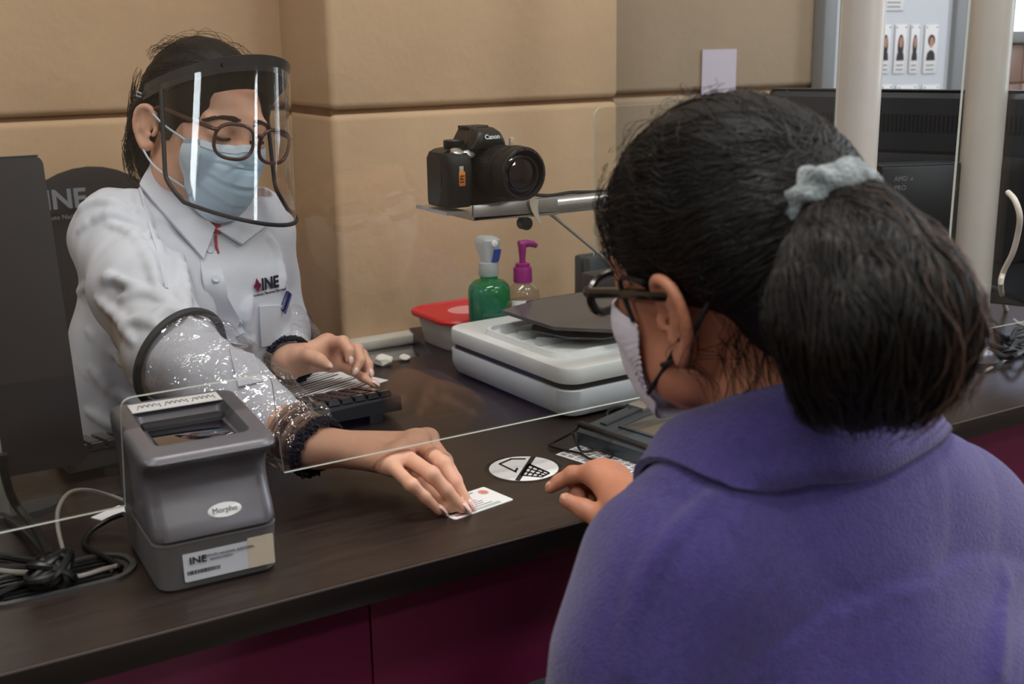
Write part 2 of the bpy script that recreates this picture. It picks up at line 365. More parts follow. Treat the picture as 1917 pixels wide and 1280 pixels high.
# metal posts
for px, lab in ((1600, 'silver round post behind the dark hair, nearer the clerk'), (1836, 'silver round post beside the right-hand acrylic screen')):
    p = Py(px, 300, 1.2)
    t = thing('metal_post', lab, 'post', (p.x, 1.2, ZT), group='posts of the screens')
    MB().lathe([(.031, .008), (.031, 1.35)], 40).build('pole', MT['post'], t)
    MB().lathe([(.052, 0), (.052, .006), (.048, .010), (.033, .012)], 40).build('base_flange', MT['silver'], t)

# ------------------------------------------------------------------ fingerprint scanner
fs = thing('fingerprint_scanner', 'grey fingerprint scanner with a glass platen standing at the counter front', 'scanner', (.297, 1.125, ZT), math.radians(-2))
def sect(w, y0, y1, r, z, sh=0):   # rounded rectangle in plan
    return [Vector((x+sh, y, z)) for x, y in rrect(w, y1-y0, r, 5, 0, (y0+y1)/2)]
b = MB()   # lower body
b.rings([sect(.110, -.071, .075, .014, .0), sect(.116, -.074, .077, .016, .003), sect(.1205, -.0765, .078, .016, .045), sect(.1215, -.078, .079, .016, .050), sect(.117, -.074, .077, .014, .0515)])
b.build('base', MT['grey2'], fs)
b = MB()   # upper housing with a concave front
prof = [(.0515, -.076, .119), (.0545, -.0785, .121), (.060, -.0775, .121), (.070, -.0725, .1213), (.082, -.0640, .1216), (.095, -.0570, .122), (.107, -.0550, .1235), (.117, -.0600, .1255), (.125, -.0720, .128), (.130, -.0810, .130), (.134, -.0835, .130), (.139, -.0810, .127)]
R = [sect(w_, y, .079, .016, z) for z, y, w_ in prof]
R[-1] = [v+Vector((0, 0, .010*(v.y+.08)/.16)) for v in R[-1]]; R[-2] = [v+Vector((0, 0, .010*(v.y+.08)/.16)) for v in R[-2]]; R[-3] = [v+Vector((0, 0, .009*(v.y+.08)/.16)) for v in R[-3]]
top_in = lambda w_, y0, y1, z, r: [v+Vector((0, 0, .010*(v.y+.08)/.16)) for v in sect(w_, y0, y1, r, z)]
R += [top_in(.121, -.076, .073, .1405, .014), top_in(.094, -.054, .052, .1405, .010), top_in(.088, -.048, .046, .134, .008), top_in(.084, -.044, .042, .128, .006)]
b.rings(R); b.build('housing', MT['grey'], fs, ang=50)
T = Matrix.Rotation(math.atan(.010/.16), 4, 'X')
MB().box((-.038, -.041, .1335), (.038, .022, .1345), .0004).build('platen', MT['glassdk'], fs)
MB().box((-.041, .023, .131), (.041, .040, .139), .003).build('platen_ledge', MT['dkgrey'], fs)
TS = TR((0, 0, .1458)) @ Matrix.Rotation(math.atan(.0625), 4, 'X') @ TR((0, 0, -.1472))
lb = MB().box((-.046, .044, .1464), (.046, .069, .1476), .0004, M=TS).build('instruction_strip', MT['paper'], fs)
b = MB()   # outlines of three hands on the strip
for cx in (-.028, .0, .028):
    x = cx-.010; pl = []
    for k in range(4):
        pl += [(x+k*.005, .054), (x+k*.005+.0008, .060), (x+k*.005+.0028, .0605), (x+k*.005+.004, .0545)]
    b.tube([TS @ Vector((cx-.012, .050, .1478))]+[TS @ Vector((p[0], p[1], .1478)) for p in pl]+[TS @ Vector((cx+.012, .060, .1478)), TS @ Vector((cx+.012, .050, .1478))], .0005, 4)
b.build('hand_drawing', MT['greyink'], lb)
# oval badge, asset label
fr = lambda u, z, y: TR((u, y, z)) @ RX(90)
bd = MB().lathe([(.0165, 0), (.0165, .0012), (.0155, .0018), (.0, .0018)], 32, M=TR((.010, -.0700, .0725)) @ RX(58), sy=.45).build('badge', MT['white'], fs)
text('badge_lettering', 'Morpho', .0075, TR((.010, -.0719, .0737)) @ RX(58), MT['greyink'], bd)
al = MB().prism(rrect(.088, .030, .002), 0, .0006, M=TR((.009, -.0762, .025)) @ RX(87)).build('asset_label', MT['bluegrey'], fs)
MB().prism(rrect(.026, .031, .0015), 0, .0004, M=TR((.041, -.0767, .0255)) @ RX(87)).build('yellowed_end', MT['tape'], al, label='yellowed end of the label')
text('label_lettering', 'INE', .0095, TR((-.021, -.0775, .0305)) @ RX(87), MT['ink'], al, bold=.0002, sx=1.15)
text('label_lettering', 'INSTITUTO NACIONAL ELECTORAL', .0032, TR((.0085, -.0776, .0325)) @ RX(87), MT['ink'], al)
text('label_lettering', 'REGISTRO FEDERAL', .0026, TR((.002, -.0774, .0285)) @ RX(87), MT['greyink'], al)
b = MB()
x = -.032
while x < .000:
    w_ = random.choice((.0004, .0007, .0011)); b.box((x, -.0775, .0165), (x+w_, -.0771, .0205)); x += w_+random.choice((.0005, .0008))
b.build('barcode', MT['ink'], al); text('label_lettering', 'No. Inventario  85 - 056481', .0028, TR((-.014, -.0770, .0145)) @ RX(87), MT['ink'], al)

# ------------------------------------------------------------------ id card, sticker, code sheet, document
cc = Vector((.559, 1.061, ZT)); ex = Vector((.645-.559, 1.076-1.061, 0)).normalized(); ey = Vector((-ex.y, ex.x, 0))
Mc = frame(cc, ex, ey)
cd = thing('identity_card', 'white identity card under the fingertips of the clerk', 'card', Mc.translation, rot=Mc.to_3x3())
MB().prism(rrect(.0856, .054, .003, 5, .0428, .027), 0, .0009).build('card_body', MT['paper'], cd, ang=30)
zc = .0009
MB().prism(rrect(.020, .025, .001, 2, .014, .026), zc, zc+.0001).build('portrait', MT['suitprint'], cd)
MB().lathe([(.006, 0), (.006, .0001)], 16, c=(.074, .041, zc), sy=1.2).build('ghost_portrait', MT['pinkp'], cd)
MB().lathe([(.0035, 0), (.0035, .0002)], 16, c=(.074, .0405, zc), sy=1.25).build('ghost_portrait', MT['skinprint'], cd)
b = MB()
for k in range(4): b.box((.030, .012+k*.005, zc), (.030+random.uniform(.018, .034), .0135+k*.005, zc+.0001))
b.box((.006, .047, zc), (.064, .0488, zc+.0001)); b.box((.006, .044, zc), (.05, .045, zc+.0001)); b.build('printed_line', MT['greyink'], cd, smooth=False)
MB().box((.006, .004, zc), (.022, .0075, zc+.0001)).build('signature_strip', MT['pinkp'], cd); MB().box((.03, .003, zc), (.07, .009, zc+.0001)).build('security_print', MT['silverp'], cd)
st = thing('no_phone_sticker', 'round white no phones sticker on the worktop', 'sticker', (.706, 1.156, ZT), math.radians(0))
MB().lathe([(.0475, 0), (.0475, .0003)], 48).build('clear_border', clear('sticker_border', (.8, .8, .8), .05, .4), st)
MB().lathe([(.0425, 0), (.0425, .0006)], 48).build('disc', MT['paper'], st)
def flat(name, polys, m):
    b = MB()
    for p in polys: b.prism([tuple((Pz(x, y, ZT+.0008)-Vector((.706, 1.156, ZT)))[:2]) for x, y in p], .0006, .0009)
    b.build(name, m, st, smooth=False)
def band(a, c, w_):
    a, c = np.array(a, float), np.array(c, float); d = (c-a)/np.linalg.norm(c-a); n = np.array([-d[1], d[0]])*w_/2; return [tuple(a+n), tuple(c+n), tuple(c-n), tuple(a-n)]
flat('slash', [[(994, 854), (1003, 855), (973, 899.5), (964, 898.5)]], MT['ink'])
flat('phone_outline', [band((935, 868), (957, 859), 2.6), band((955, 858.8), (984, 858.6), 2.2), band((934, 867.5), (967, 883.5), 2.6), band((964, 883), (969, 876), 4)], MT['ink'])
K = [(990, 868), (1029, 885), (1014, 892.5), (976, 889)]
kp = lambda u, v: tuple((np.array(K[0])*(1-u)+np.array(K[1])*u)*(1-v)+(np.array(K[3])*(1-u)+np.array(K[2])*u)*v)
flat('phone_keypad', [band(kp(0, v), kp(1, v), 2.0) for v in (0.0, .33, .66, 1)]+[band(kp(u, 0), kp(u, 1), 2.6) for u in (0, .25, .5, .75, 1)]+[[kp(0, 0), kp(1, 0), kp(1, .12), kp(0, .12)]], MT['ink'])
# barcode sheet
q = [Pz(1040, 851), Pz(1076, 847), Pz(1240, 886), Pz(1192, 898)]
ex = (q[3]-q[0]).normalized()
Mk = frame(q[0], ex, Vector((-ex.y, ex.x, 0)))
ks = thing('code_sheet', 'white strip printed with rows of black bars under the signature pad', 'sheet', Mk.translation, rot=Mk.to_3x3())
MB().prism([(0, 0), (.125, 0), (.125, .05), (0, .05)], .0001, .0004).build('sheet', MT['paper'], ks, smooth=False)
b = MB()
for row in range(10):
    x = .004+row*.012
    y = .004
    while y < .045:
        w_ = random.choice((.002, .004, .006)); 
        for k in range(3):
            b.box((x+k*.0028, y, .0004), (x+k*.0028+.0012, min(y+w_, .047), .0006))
        y += w_+.003
b.build('printed_bar', MT['ink'], ks, smooth=False)
# document under the left hand
q0 = Pz(727, 712); q1 = Pz(640, 741)
ex = (q0-q1).normalized(); ey = Vector((-ex.y, ex.x, 0))
Md = frame(q0, ex, ey)
dc = thing('printed_document', 'white printed sheet under the left hand of the clerk', 'paper', Md.translation, rot=Md.to_3x3())
MB().box((-.21, 0, 0), (0, .13, .0007)).build('sheet', MT['paper'], dc, smooth=False)
b = MB()
for k in range(12): b.box((-.2, .01+k*.0095, .0007), (-.012-random.uniform(0, .03), .0125+k*.0095+(.002 if k % 4 == 0 else 0), .0009))
b.build('printed_line', MT['ink'], dc, smooth=False)

# ------------------------------------------------------------------ keyboard
kb = thing('keyboard', 'black keyboard with raised back feet in front of the clerk', 'keyboard', (.445, 1.412, ZT), math.radians(0.5))
Mt = TR((0, 0, .014)) @ RX(-6)          # tilted, back edge (towards the customer) raised
W2 = .222
b = MB(); D = .122
b.rings([[Mt @ Vector((x, y, z)) for x, y, z in ((-W2, 0, 0), (W2, 0, 0), (W2, 0, .020), (W2-.004, .004, .023), (-W2+.004, .004, .023), (-W2, 0, .020))],
         [Mt @ Vector((x, y, z)) for x, y, z in ((-W2, D, 0), (W2, D, 0), (W2, D, .010), (W2-.004, D-.004, .012), (-W2+.004, D-.004, .012), (-W2, D, .010))]])
b.build('case', MT['black'], kb, smooth=False)
kw = .0172; keym = None
for r in range(6):
    y = D-.012-kw*.5-r*kw-(0.006 if r == 5 else 0); n = 22
    for c in range(n):
        if r == 0 and 4 <= c <= 9:
            if c > 4: continue
        x = -W2+.012+c*.0192+.008; zz = .0235-.011*(y/D) if False else .023-(.011)*(y/D)
        wk = 1
        if keym is None:
            o = MB().rings([[Vector((sx*.0085, sy*.0085, 0)) for sx, sy in ((-1, -1), (1, -1), (1, 1), (-1, 1))], [Vector((sx*.0065, sy*.0068, .0075)) for sx, sy in ((-1, -1), (1, -1), (1, 1), (-1, 1))]]).build('key', MT['black_gloss'], kb, smooth=False)
            keym = o.data
        else:
            o = bpy.data.objects.new('key', keym); link(o, kb)
        o.matrix_local = Mt @ TR((x, y, zz)) @ RX(-4)
for x in (-.17, .185):
    MB().box((x-.010, .004, 0), (x+.010, .010, .017), .001).build('foot', MT['dkgrey'], kb)

# ------------------------------------------------------------------ left monitor
tl = Pd(0, 290, 1.36); tr = Pd(91, 290, 1.34); br = Pd(163, 866, 1.36)
ax = Vector((1, -.02, 0)).normalized()
mo = thing('monitor', 'black monitor behind the acrylic at the left end of the counter', 'monitor', (br.x-.27, br.y+.02, ZT))
upv = (tr-br); hgt = upv.length; Mm = frame(br-Vector(mo.location), ax, upv.normalized())
MB().prism(rrect(.54, hgt, .010, 4, -.27, hgt/2), -.018, 0, M=Mm).build('back_shell', mat('monitor_shell', (24, 17, 22), .38), mo, ang=30)
MB().prism(rrect(.54, hgt, .010, 4, -.27, hgt/2), -.034, -.0181, M=Mm).build('bezel', MT['black'], mo, ang=30)
MB().box((-.27-.245, .02, -.0352), (-.27+.245, hgt-.02, -.0342), M=Mm).build('screen', MT['black_gloss'], mo)
MB().box((-.54, hgt-.0005, -.016), (-.004, hgt+.0012, .0012), .0006, M=Mm).build('top_edge', MT['slate'], mo)
nb = Pz(8, 985)-Vector(mo.location)
MB().rings([[Vector((nb.x-.09, nb.y+.02+y, z)) + Vector((dx, 0, 0)) for dx in (0, .1)] + [Vector((nb.x-.09+dx, nb.y+.035+y, z)) for dx in (.1, 0)] for y, z in ((0, .004), (.0, .06), (.03, .25))]).build('neck', MT['silver'], mo, ang=30)
MB().prism(rrect(.26, .17, .04, 6, nb.x-.06, nb.y+.09), 0, .008).build('stand_base', MT['dkgrey'], mo, ang=30)

# ------------------------------------------------------------------ flatbed document scanner
fb = thing('document_scanner', 'white flatbed document scanner with smoked feeder trays on the counter', 'scanner', (.846, 1.270, ZT), math.radians(2.5))
W_, D_ = .47, .325
def fsec(o_, r, z, dz=0): return [Vector((x, y, z+dz*(y/D_))) for x, y in rrect(W_-2*o_, D_-2*o_, r, 6, W_/2, D_/2)]
MB().rings([fsec(.020, .015, .002), fsec(.008, .022, .005), fsec(.002, .027, .014), fsec(0, .028, .024), fsec(0, .028, .042), fsec(.001, .0275, .0432)]).build('base', MT['bluegrey'], fb)
MB().rings([fsec(.005, .024, .0435), fsec(.005, .024, .0515)]).build('seam', MT['black'], fb)
MB().rings([fsec(.001, .028, .052), fsec(0, .028, .054), fsec(0, .028, .0715), fsec(.0012, .027, .0742), fsec(.004, .025, .0755)]).build('lid', MT['white'], fb)
# raised output well on the lid
b = MB()
o1 = rrect(.432, .210, .028, 6, .235, .152); o2 = rrect(.424, .202, .025, 6, .235, .152); o3 = rrect(.416, .194, .022, 6, .235, .152)
b.rings([[Vector((x, y, z)) for x, y in o] for o, z in ((o1, .0755), (o2, .0835), (o3, .0835), (o3, .0770))]); b.build('output_well', MT['white'], fb)
for k in range(3):
    MB().prism([(-.012, 0), (.06, 0), (.06, .002), (-.008, .014), (-.012, .012)], -.0012, .0012, M=TR((.046, .215-k*.046, .0775)) @ RX(90)).build('paper_fin', MT['frost'], fb)
MB().prism([(.055, .165), (.072, .095), (.11, .06), (.44, .06), (.44, .21), (.075, .19)], -.0015, .0015, M=TR((0, 0, .0905))).build('output_tray', MT['smoke2'], fb)
MB().prism([(.05, .236), (.050, .10), (.066, .082), (.112, .032), (.44, .032), (.44, .268), (.129, .264)], -.0025, .0025, M=TR((0, 0, .107))).build('input_tray', MT['smoke'], fb)
MB().box((.118, .262, .0755), (.44, .272, .109), .002).build('tray_rail', MT['dkgrey'], fb)
MB().box((.27, .29, .0755), (.46, .33, .128), .004).build('tray_hinge', MT['dkgrey'], fb)
for x in (.19, .235): MB().box((x, -.0008, .018), (x+.010, .001, .052), .0003).build('front_button', MT['slate'], fb)

# ------------------------------------------------------------------ bottles and tub behind the scanner
p = Py(916, 560, 1.638)
gb = thing('spray_bottle', 'green translucent spray bottle with a pale trigger head behind the flatbed scanner', 'bottle', (p.x, 1.638, ZT))
MB().lathe([(.031, 0), (.0345, .003), (.0345, .112), (.0325, .120), (.026, .127), (.0155, .131), (.0145, .133), (.0145, .143)], 40).build('bottle_body', MT['green'], gb)
MB().lathe([(.029, .002), (.0328, .005), (.0328, .098), (.0, .098)], 40).build('liquid', MT['greenliq'], gb)
text('bottle_lettering', 'Citrus', .016, TR((.006, -.0352, .05)) @ RX(90) @ RZ(25), mat('green_lettering', (10, 66, 42), .6), gb)
MB().lathe([(.0162, .137), (.0168, .139), (.0162, .158), (.014, .1595)], 32).build('collar', MT['frostw'], gb)
b = MB(); 
Rg = []
for z, w_, d0, d1 in ((.158, .010, -.010, .012), (.166, .011, -.012, .016), (.176, .0125, -.016, .022), (.188, .0145, -.020, .026), (.196, .0145, -.021, .026), (.2005, .011, -.016, .022), (.202, .005, -.008, .012)):
    Rg.append([Vector((x, y, z)) for x, y in rrect(2*w_, d1-d0, min(w_, .009), 5, 0, (d0+d1)/2)])
b.rings(Rg); b.build('trigger_head', MT['frostw'], gb)
MB().rings([[Vector((x, y, z)) for x, y in rrect(.012, .006, .002, 3, .0055, yy)] for z, yy in ((.160, -.012), (.170, -.017), (.182, -.021))]).build('trigger', MT['bluepl'], gb)
MB().lathe([(.0055, 0), (.0055, .004), (.003, .005)], 16, M=TR((0, -.018, .192)) @ RX(90)).build('nozzle', MT['white'], gb)

p = Py(979, 560, 1.636)
pb = thing('pump_bottle', 'clear gel bottle with a purple pump behind the flatbed scanner', 'bottle', (p.x, 1.636, ZT))
MB().lathe([(.026, 0), (.0285, .003), (.0285, .095), (.0275, .103), (.023, .111), (.015, .117), (.013, .119), (.013, .127)], 40, sy=.85).build('bottle_body', MT['clearpl'], pb)
MB().lathe([(.025, .002), (.027, .005), (.027, .088), (0, .088)], 36, sy=.85).build('gel', clear('gel', (.88, .84, .8), .03, .1, .1, haze=.1, hazecol=(200, 170, 150)), pb)
lb = MB()
ang = np.linspace(math.radians(200), math.radians(292), 14)
lb.rings([[Vector((.0290*math.cos(a), .0290*.85*math.sin(a), z)) for a in ang] for z in (.02, .092)], cap=False, closed=False)
lo_ = lb.build('bottle_label', MT['paper'], pb)
b = MB()
for k in range(9): b.rings([[Vector((.0292*math.cos(a), .0292*.85*math.sin(a), z)) for a in ang[1:9+k*5 % 4]] for z in (.03+k*.0065, .0315+k*.0065)], cap=False, closed=False)
b.build('printed_line', MT['greyink'], lo_)
MB().lathe([(.0155, .119), (.0158, .121), (.0155, .142), (.0148, .144), (.012, .1445), (.012, .150), (.0095, .151)], 32).build('pump_collar', MT['purplepl'], pb)
MB().lathe([(.0055, .150), (.0050, .158), (.0065, .172), (.007, .183), (.006, .1845)], 24).build('pump_stem', MT['purplepl'], pb)
MB().tube(spline([(-.006, 0, .182), (.006, -.001, .1825), (.018, -.002, .181), (.026, -.002, .177)], 4), [.0065]*6+[.0055]*4+[.0045]*3, 12).build('pump_spout', MT['purplepl'], pb)

p = Py(800, 606, 1.75)
tb = thing('plastic_tub', 'white plastic tub with a red lid beside the green bottle', 'tub', (p.x+.079, 1.750, ZT), math.radians(3))
def tsec(w_, d_, r, z): return [Vector((x, y, z)) for x, y in rrect(w_, d_, r, 6)]
MB().rings([tsec(.128, .115, .03, 0), tsec(.132, .119, .03, .003), tsec(.152, .138, .034, .055)]).build('tub_body', MT['tub'], tb)
MB().rings([tsec(.158, .144, .036, .048), tsec(.168, .154, .038, .049), tsec(.170, .156, .038, .054), tsec(.166, .152, .038, .0575), tsec(.154, .140, .034, .058), tsec(.150, .136, .032, .0555)]).build('tub_lid', MT['red'], tb)
MB().lathe([(.036, .0556), (.036, .0562)], 32, sy=.85).build('lid_label', mat('lid_print', (226, 150, 150), .5), tb)
fT = TR((-.02, -.0632, .032)) @ RX(82.5)
text('tub_lettering', 'USO ADMINISTRATIVO', .0065, fT, MT['ink'], tb, align='CENTER')
text('tub_lettering', 'MATERIAL DE LIMPIEZA', .0052, TR((-.018, -.0605, .017)) @ RX(82.5), MT['greyink'], tb)
text('tub_lettering', 'N', .016, TR((-.062, -.0618, .03)) @ RX(82.5), MT['greyink'], tb)
# crumpled tissues at the back edge
def crumple(name, label, loc, r, seed):
    bm = bmesh.new(); bmesh.ops.create_icosphere(bm, subdivisions=4, radius=r); rs = np.random.default_rng(seed)
    dirs = rs.normal(size=(14, 3)); dirs /= np.linalg.norm(dirs, axis=1)[:, None]
    for v in bm.verts:
        n = np.array(v.co.normalized()); k = 1+.22*np.abs(np.sin(3.1*(dirs@n)+dirs[:, 0]*4)).mean()-.35*np.max(np.maximum(0, dirs@n-.86))*4
        v.co = Vector(n*r*k); v.co.z = max(v.co.z*.62, -r*.5)+r*.5
    o = MB().bm(bm).build(name, mat('tissue', (226, 222, 212), .8), None, ang=25); o.location = loc
    return tag(o, label, 'tissue', 'tissues at the back edge')
p = Pz(712, 680); crumple('crumpled_tissue', 'crumpled white tissue at the counter back edge nearer the clerk', (p.x, p.y-.012, ZT), .015, 1)
p = Pz(752, 672); crumple('crumpled_tissue', 'crumpled white tissue at the counter back edge nearer the tub', (p.x, p.y-.010, ZT), .009, 2)

# ------------------------------------------------------------------ photo camera on a bracket arm
YA = 1.262
ba = thing('camera_bracket', 'silver bracket arm that carries the photo camera, fixed to a post', 'bracket', (1.29, YA, 1.045))
def lx(px, py, Y=YA): return Py(px, py, Y)-Vector((1.29, YA, 1.045))
a0 = lx(965, 391); a1 = lx(1133, 374); dirv = (a1-a0)
end = a0+dirv*((-.005-a0.x)/dirv.x)
MB().tube([a0, end], .0115, 20).build('tube', MT['silver'], ba)
pl0 = lx(803, 391); pl1 = lx(990, 382)
b = MB(); dz = (pl1.z-pl0.z)/(pl1.x-pl0.x)
yy = (-.045, .035)
sec = lambda x, h: [Vector((x, yy[0], pl0.z+dz*(x-pl0.x)+h)), Vector((x, yy[1], pl0.z+dz*(x-pl0.x)+h)), Vector((x, yy[1], pl0.z+dz*(x-pl0.x)+h-.004)), Vector((x, yy[0], pl0.z+dz*(x-pl0.x)+h-.004))]
b.rings([sec(pl0.x, .001), sec(pl0.x+.030, .001), sec(pl0.x+.036, -.007), sec(pl1.x+.015, -.005)])
b.box((pl0.x+.036, yy[0], pl0.z-.013), (pl1.x+.015, yy[0]+.004, pl0.z+.006), .001)
b.build('camera_plate', MT['silver'], ba, ang=30)
MB().lathe([(.008, 0), (.008, .012)], 20, M=TR((a0.x-.012, -.035, a0.z-.012)) @ RX(90)).build('knob', MT['black'], ba)
MB().box((end.x-.040, -.030, end.z-.016), (end.x-.004, .014, end.z+.016), .004).build('post_clamp', MT['silver'], ba)
zb = 1.045+pl0.z+.012
cb = Py(893, 384, YA)
cm = thing('photo_camera', 'black digital photo camera with zoom lens on the silver bracket arm', 'camera', (cb.x, YA, zb-.010), math.radians(3))
CW, CH = .129, .098
out = [(-CW/2+.006, 0), (CW/2-.006, 0), (CW/2-.001, .002), (CW/2, .008), (CW/2, .058), (CW/2-.003, .066), (.054, .071), (.034, .075), (.027, .080), (.022, .092), (.016, .098), (.008, .100), (-.008, .100), (-.015, .097), (-.022, .086), (-.027, .079), (-.036, .075), (-CW/2+.012, .0735), (-CW/2+.004, .070), (-CW/2, .062), (-CW/2, .008), (-CW/2+.001, .002)]
bm_ = MB().prism(out, -.018, .024, M=RX(90) @ TR((0, 0, -.003)))
bm = bmesh.new()
me = bpy.data.meshes.new('t'); me.from_pydata(bm_.v, [], bm_.f); bm.from_mesh(me)
bmesh.ops.bevel(bm, geom=[e for e in bm.edges if e.calc_face_angle(0) > 1.2 and abs((e.verts[0].co-e.verts[1].co).y) < 1e-5], offset=.0035, segments=2, affect='EDGES')
MB().bm(bm).build('camera_body', mat('camera_black', (20, 20, 21), .42, bump=.05, bscale=700), cm, ang=35)
b = MB(); R = []
for z, y0, w_ in ((.002, -.034, .034), (.03, -.043, .036), (.055, -.042, .036), (.066, -.036, .034), (.070, -.026, .030)):
    R.append([Vector((x-.0475, y, z)) for x, y in rrect(w_, .03-(-.043-y0), .010, 5, 0, y0+.014)])
b.rings(R); b.build('grip', mat('grip_rubber', (17, 17, 18), .62, bump=.15, bscale=1500), cm)
MB().lathe([(.0085, 0), (.0085, .004), (.006, .0055)], 24, M=TR((-.048, -.030, .0695)) @ RX(22)).build('shutter_button', MT['silver'], cm)
MB().lathe([(.0125, 0), (.0130, .001), (.0130, .008), (.012, .009)], 36, M=TR((-.034, 0, .0755))).build('mode_dial', MT['black'], cm)
MB().box((-.016, -.008, .097), (.016, .018, .101), .001).build('hot_shoe', MT['black'], cm)
MB().rings([[Vector((x, y, z)) for x, y in rrect(w_, d, .008, 4, 0, cy)] for z, w_, d, cy in ((.074, .056, .034, -.018), (.084, .046, .036, -.021), (.093, .038, .032, -.020), (.099, .030, .022, -.014))]).build('flash_housing', MT['black'], cm)
text('lettering', 'Canon', .0085, TR((.0, -.0405, .0885)) @ RX(72), MT['white'], cm, bold=.0002)
MB().lathe([(.006, 0), (.0045, .002), (.0, .003)], 16, M=TR((-.029, -.0285, .068)) @ RX(60), sx=1.6).build('grip_highlight', MT['silver'], cm)
Lz = TR((.010, -.022, .045)) @ RX(90)
b = MB().lathe([(.032, 0), (.0325, .006), (.0315, .008), (.0315, .012)], 48, M=Lz); b.build('lens_mount', MT['black'], cm)
le = MB().lathe([(.031, .008), (.0320, .016), (.0322, .040), (.0312, .042), (.0312, .046), (.0335, .048), (.0340, .052), (.0340, .072), (.0332, .074), (.0322, .0755), (.0295, .0755), (.0285, .073), (.0275, .067), (.021, .064), (.0, .064)], 64, M=Lz).build('lens_barrel', MT['black'], cm, ang=50)
b = MB()
for k in range(72):
    a = 2*PI*k/72; b.box((-.0006, -.0004, .018), (.0006, .0009, .038), M=Lz @ RZ(math.degrees(a)) @ TR((0, .0321, 0)))
b.build('zoom_ring', MT['dkgrey'], le)
b = MB()
for k in range(90):
    a = 2*PI*k/90; b.box((-.0005, -.0004, .053), (.0005, .0006, .060), M=Lz @ RZ(math.degrees(a)) @ TR((0, .0340, 0)))
b.build('focus_ring', MT['dkgrey'], le)
MB().lathe([(.0272, .0665), (.0265, .0672), (.019, .0700), (.010, .0716), (0, .0720)], 48, M=Lz).build('front_glass', MT['glassdk'], le)
MB().lathe([(.0215, .0650), (.0220, .0735), (.0205, .0735), (.0200, .0650)], 48, M=Lz, cap=False).build('inner_ring', MT['black'], le)
s_ = 'ZOOM LENS EF-S 18-55mm 1:3.5-5.6'
for k, ch in enumerate(s_):
    a = 130-k*4.6
    if ch != ' ': text('lens_lettering', ch, .0030, Lz @ TR((0, 0, .0757)) @ RZ(a-90) @ TR((0, .0308, 0)), MT['greyink'], le)
fl = MB().box((-.054, -.0452, .030), (-.045, -.0438, .048), .0004).build('orange_tag', MT['orange'], cm)
MB().box((-.053, -.0449, .046), (-.047, -.0437, .055), .0004).build('torn_tape', MT['tape'], cm)
text('tag_lettering', '171', .0075, TR((-.0495, -.0455, .039)) @ RX(90) @ RZ(90), MT['ink'], fl, bold=.0003)
MB().box((.028, -.040, .074), (.034, -.036, .086), .001).build('torn_tape', MT['tape'], cm)
cm.scale = (.93, .93, .93)
# tape strip hanging under the arm
tpz = Py(1000, 384, YA-.02)
b = MB(); R = []
for i, (px, py) in enumerate([(1001, 372), (1000, 384), (1003, 398), (1008, 410), (1012, 419)]):
    c_ = Py(px, py, YA-.05); w_ = .0075-.0012*i*.9
    R.append([c_+Vector((-w_, .0004*i, .003)), c_+Vector((w_, .002, -.002)), c_+Vector((w_, .0026, -.002)), c_+Vector((-w_, .0010+.0004*i, .003))])
tp = b.rings(R).build('tape_strip', MT['tape'], None); tag(tp, 'loose strip of masking tape hanging under the photo camera', 'tape')
cbl = MB().tube(spline([Py(1018, 392, YA), Py(1045, 412, YA), Py(1085, 445, YA), Py(1120, 474, YA), Py(1150, 500, YA), Py(1200, 545, YA), Py(1260, 640, YA)+Vector((0, 0, -.02))], 6), .0022, 8).build('bracket_cable', MT['cable_g'], None)
tag(cbl, 'thin grey cord hanging from the bracket arm', 'cable')
cbl = MB().tube(spline([cm.location+Vector((.045, .0, .012)), Py(1020, 366, YA), Py(1070, 360, YA), Py(1133, 358, YA), Py(1300, 345, YA), Vector((1.27, YA, 1.075))], 6), .0022, 8).build('camera_cable', MT['cable_b'], None)
tag(cbl, 'black cable running along the top of the bracket arm', 'cable')

# ------------------------------------------------------------------ signature pad with its pen
a = Pz(1080, 832, .75); b_ = Pz(1250, 889, .75); c_ = Pz(1190, 768, .775)
ex = (b_-a); ey = (c_-a); Wp, Dp = .215, .150
Mp_ = frame(Vector((a.x, a.y, ZT)), Vector((ex.x, ex.y, 0)), Vector((ey.x, ey.y, 0)))
sp_ = thing('signature_pad', 'slate grey signature pad with a dull screen beside the white scanner', 'pad', Mp_.translation, rot=Mp_.to_3x3())
b = MB(); z0, z1 = .020, .030
b.rings([[Vector((x, 0, .001)), Vector((x, Dp, .001)), Vector((x, Dp, .030)), Vector((x, Dp-.006, .034)), Vector((x, .006, .022)), Vector((x, 0, .018))] for x in (0, Wp)]); b.build('pad_body', MT['slate'], sp_, ang=20)
tz = lambda y: .022+.012*(y-.006)/(Dp-.012)
Ms_ = TR((0, 0, .0208)) @ Matrix.Rotation(math.atan(.012/(Dp-.012)), 4, 'X')
MB().box((.045, .040, .0002), (Wp-.012, Dp-.015, .0022), .0006, M=Ms_).build('screen', MT['lcd'], sp_)
b = MB().box((.040, .035, 0), (Wp-.008, .040, .0032), .0006, M=Ms_).box((.040, Dp-.015, 0), (Wp-.008, Dp-.009, .0032), .0006, M=Ms_).box((.040, .040, 0), (.0452, Dp-.015, .0032), .0006, M=Ms_)
b.build('screen_frame', MT['slate'], sp_)
MB().box((.012, .03, 0), (.024, Dp-.03, .0035), .0012, M=Ms_).build('pen_groove', MT['slate'], sp_)
MB().box((.002, Dp-.055, .0), (.030, Dp-.030, .006), .0015, M=Ms_).build('pen_clip', MT['silver'], sp_)
pe0 = Pz(1084, 793, .785); pe1 = Pz(1238, 848, .780)
dv = (pe1-pe0); 
pn = MB().tube([pe0+dv*t for t in (0, .02, .5, .86, .95, .985, 1.0)], [.0035, .0045, .0047, .0045, .0032, .0012, .0006], 14).build('stylus', MT['black'], None)
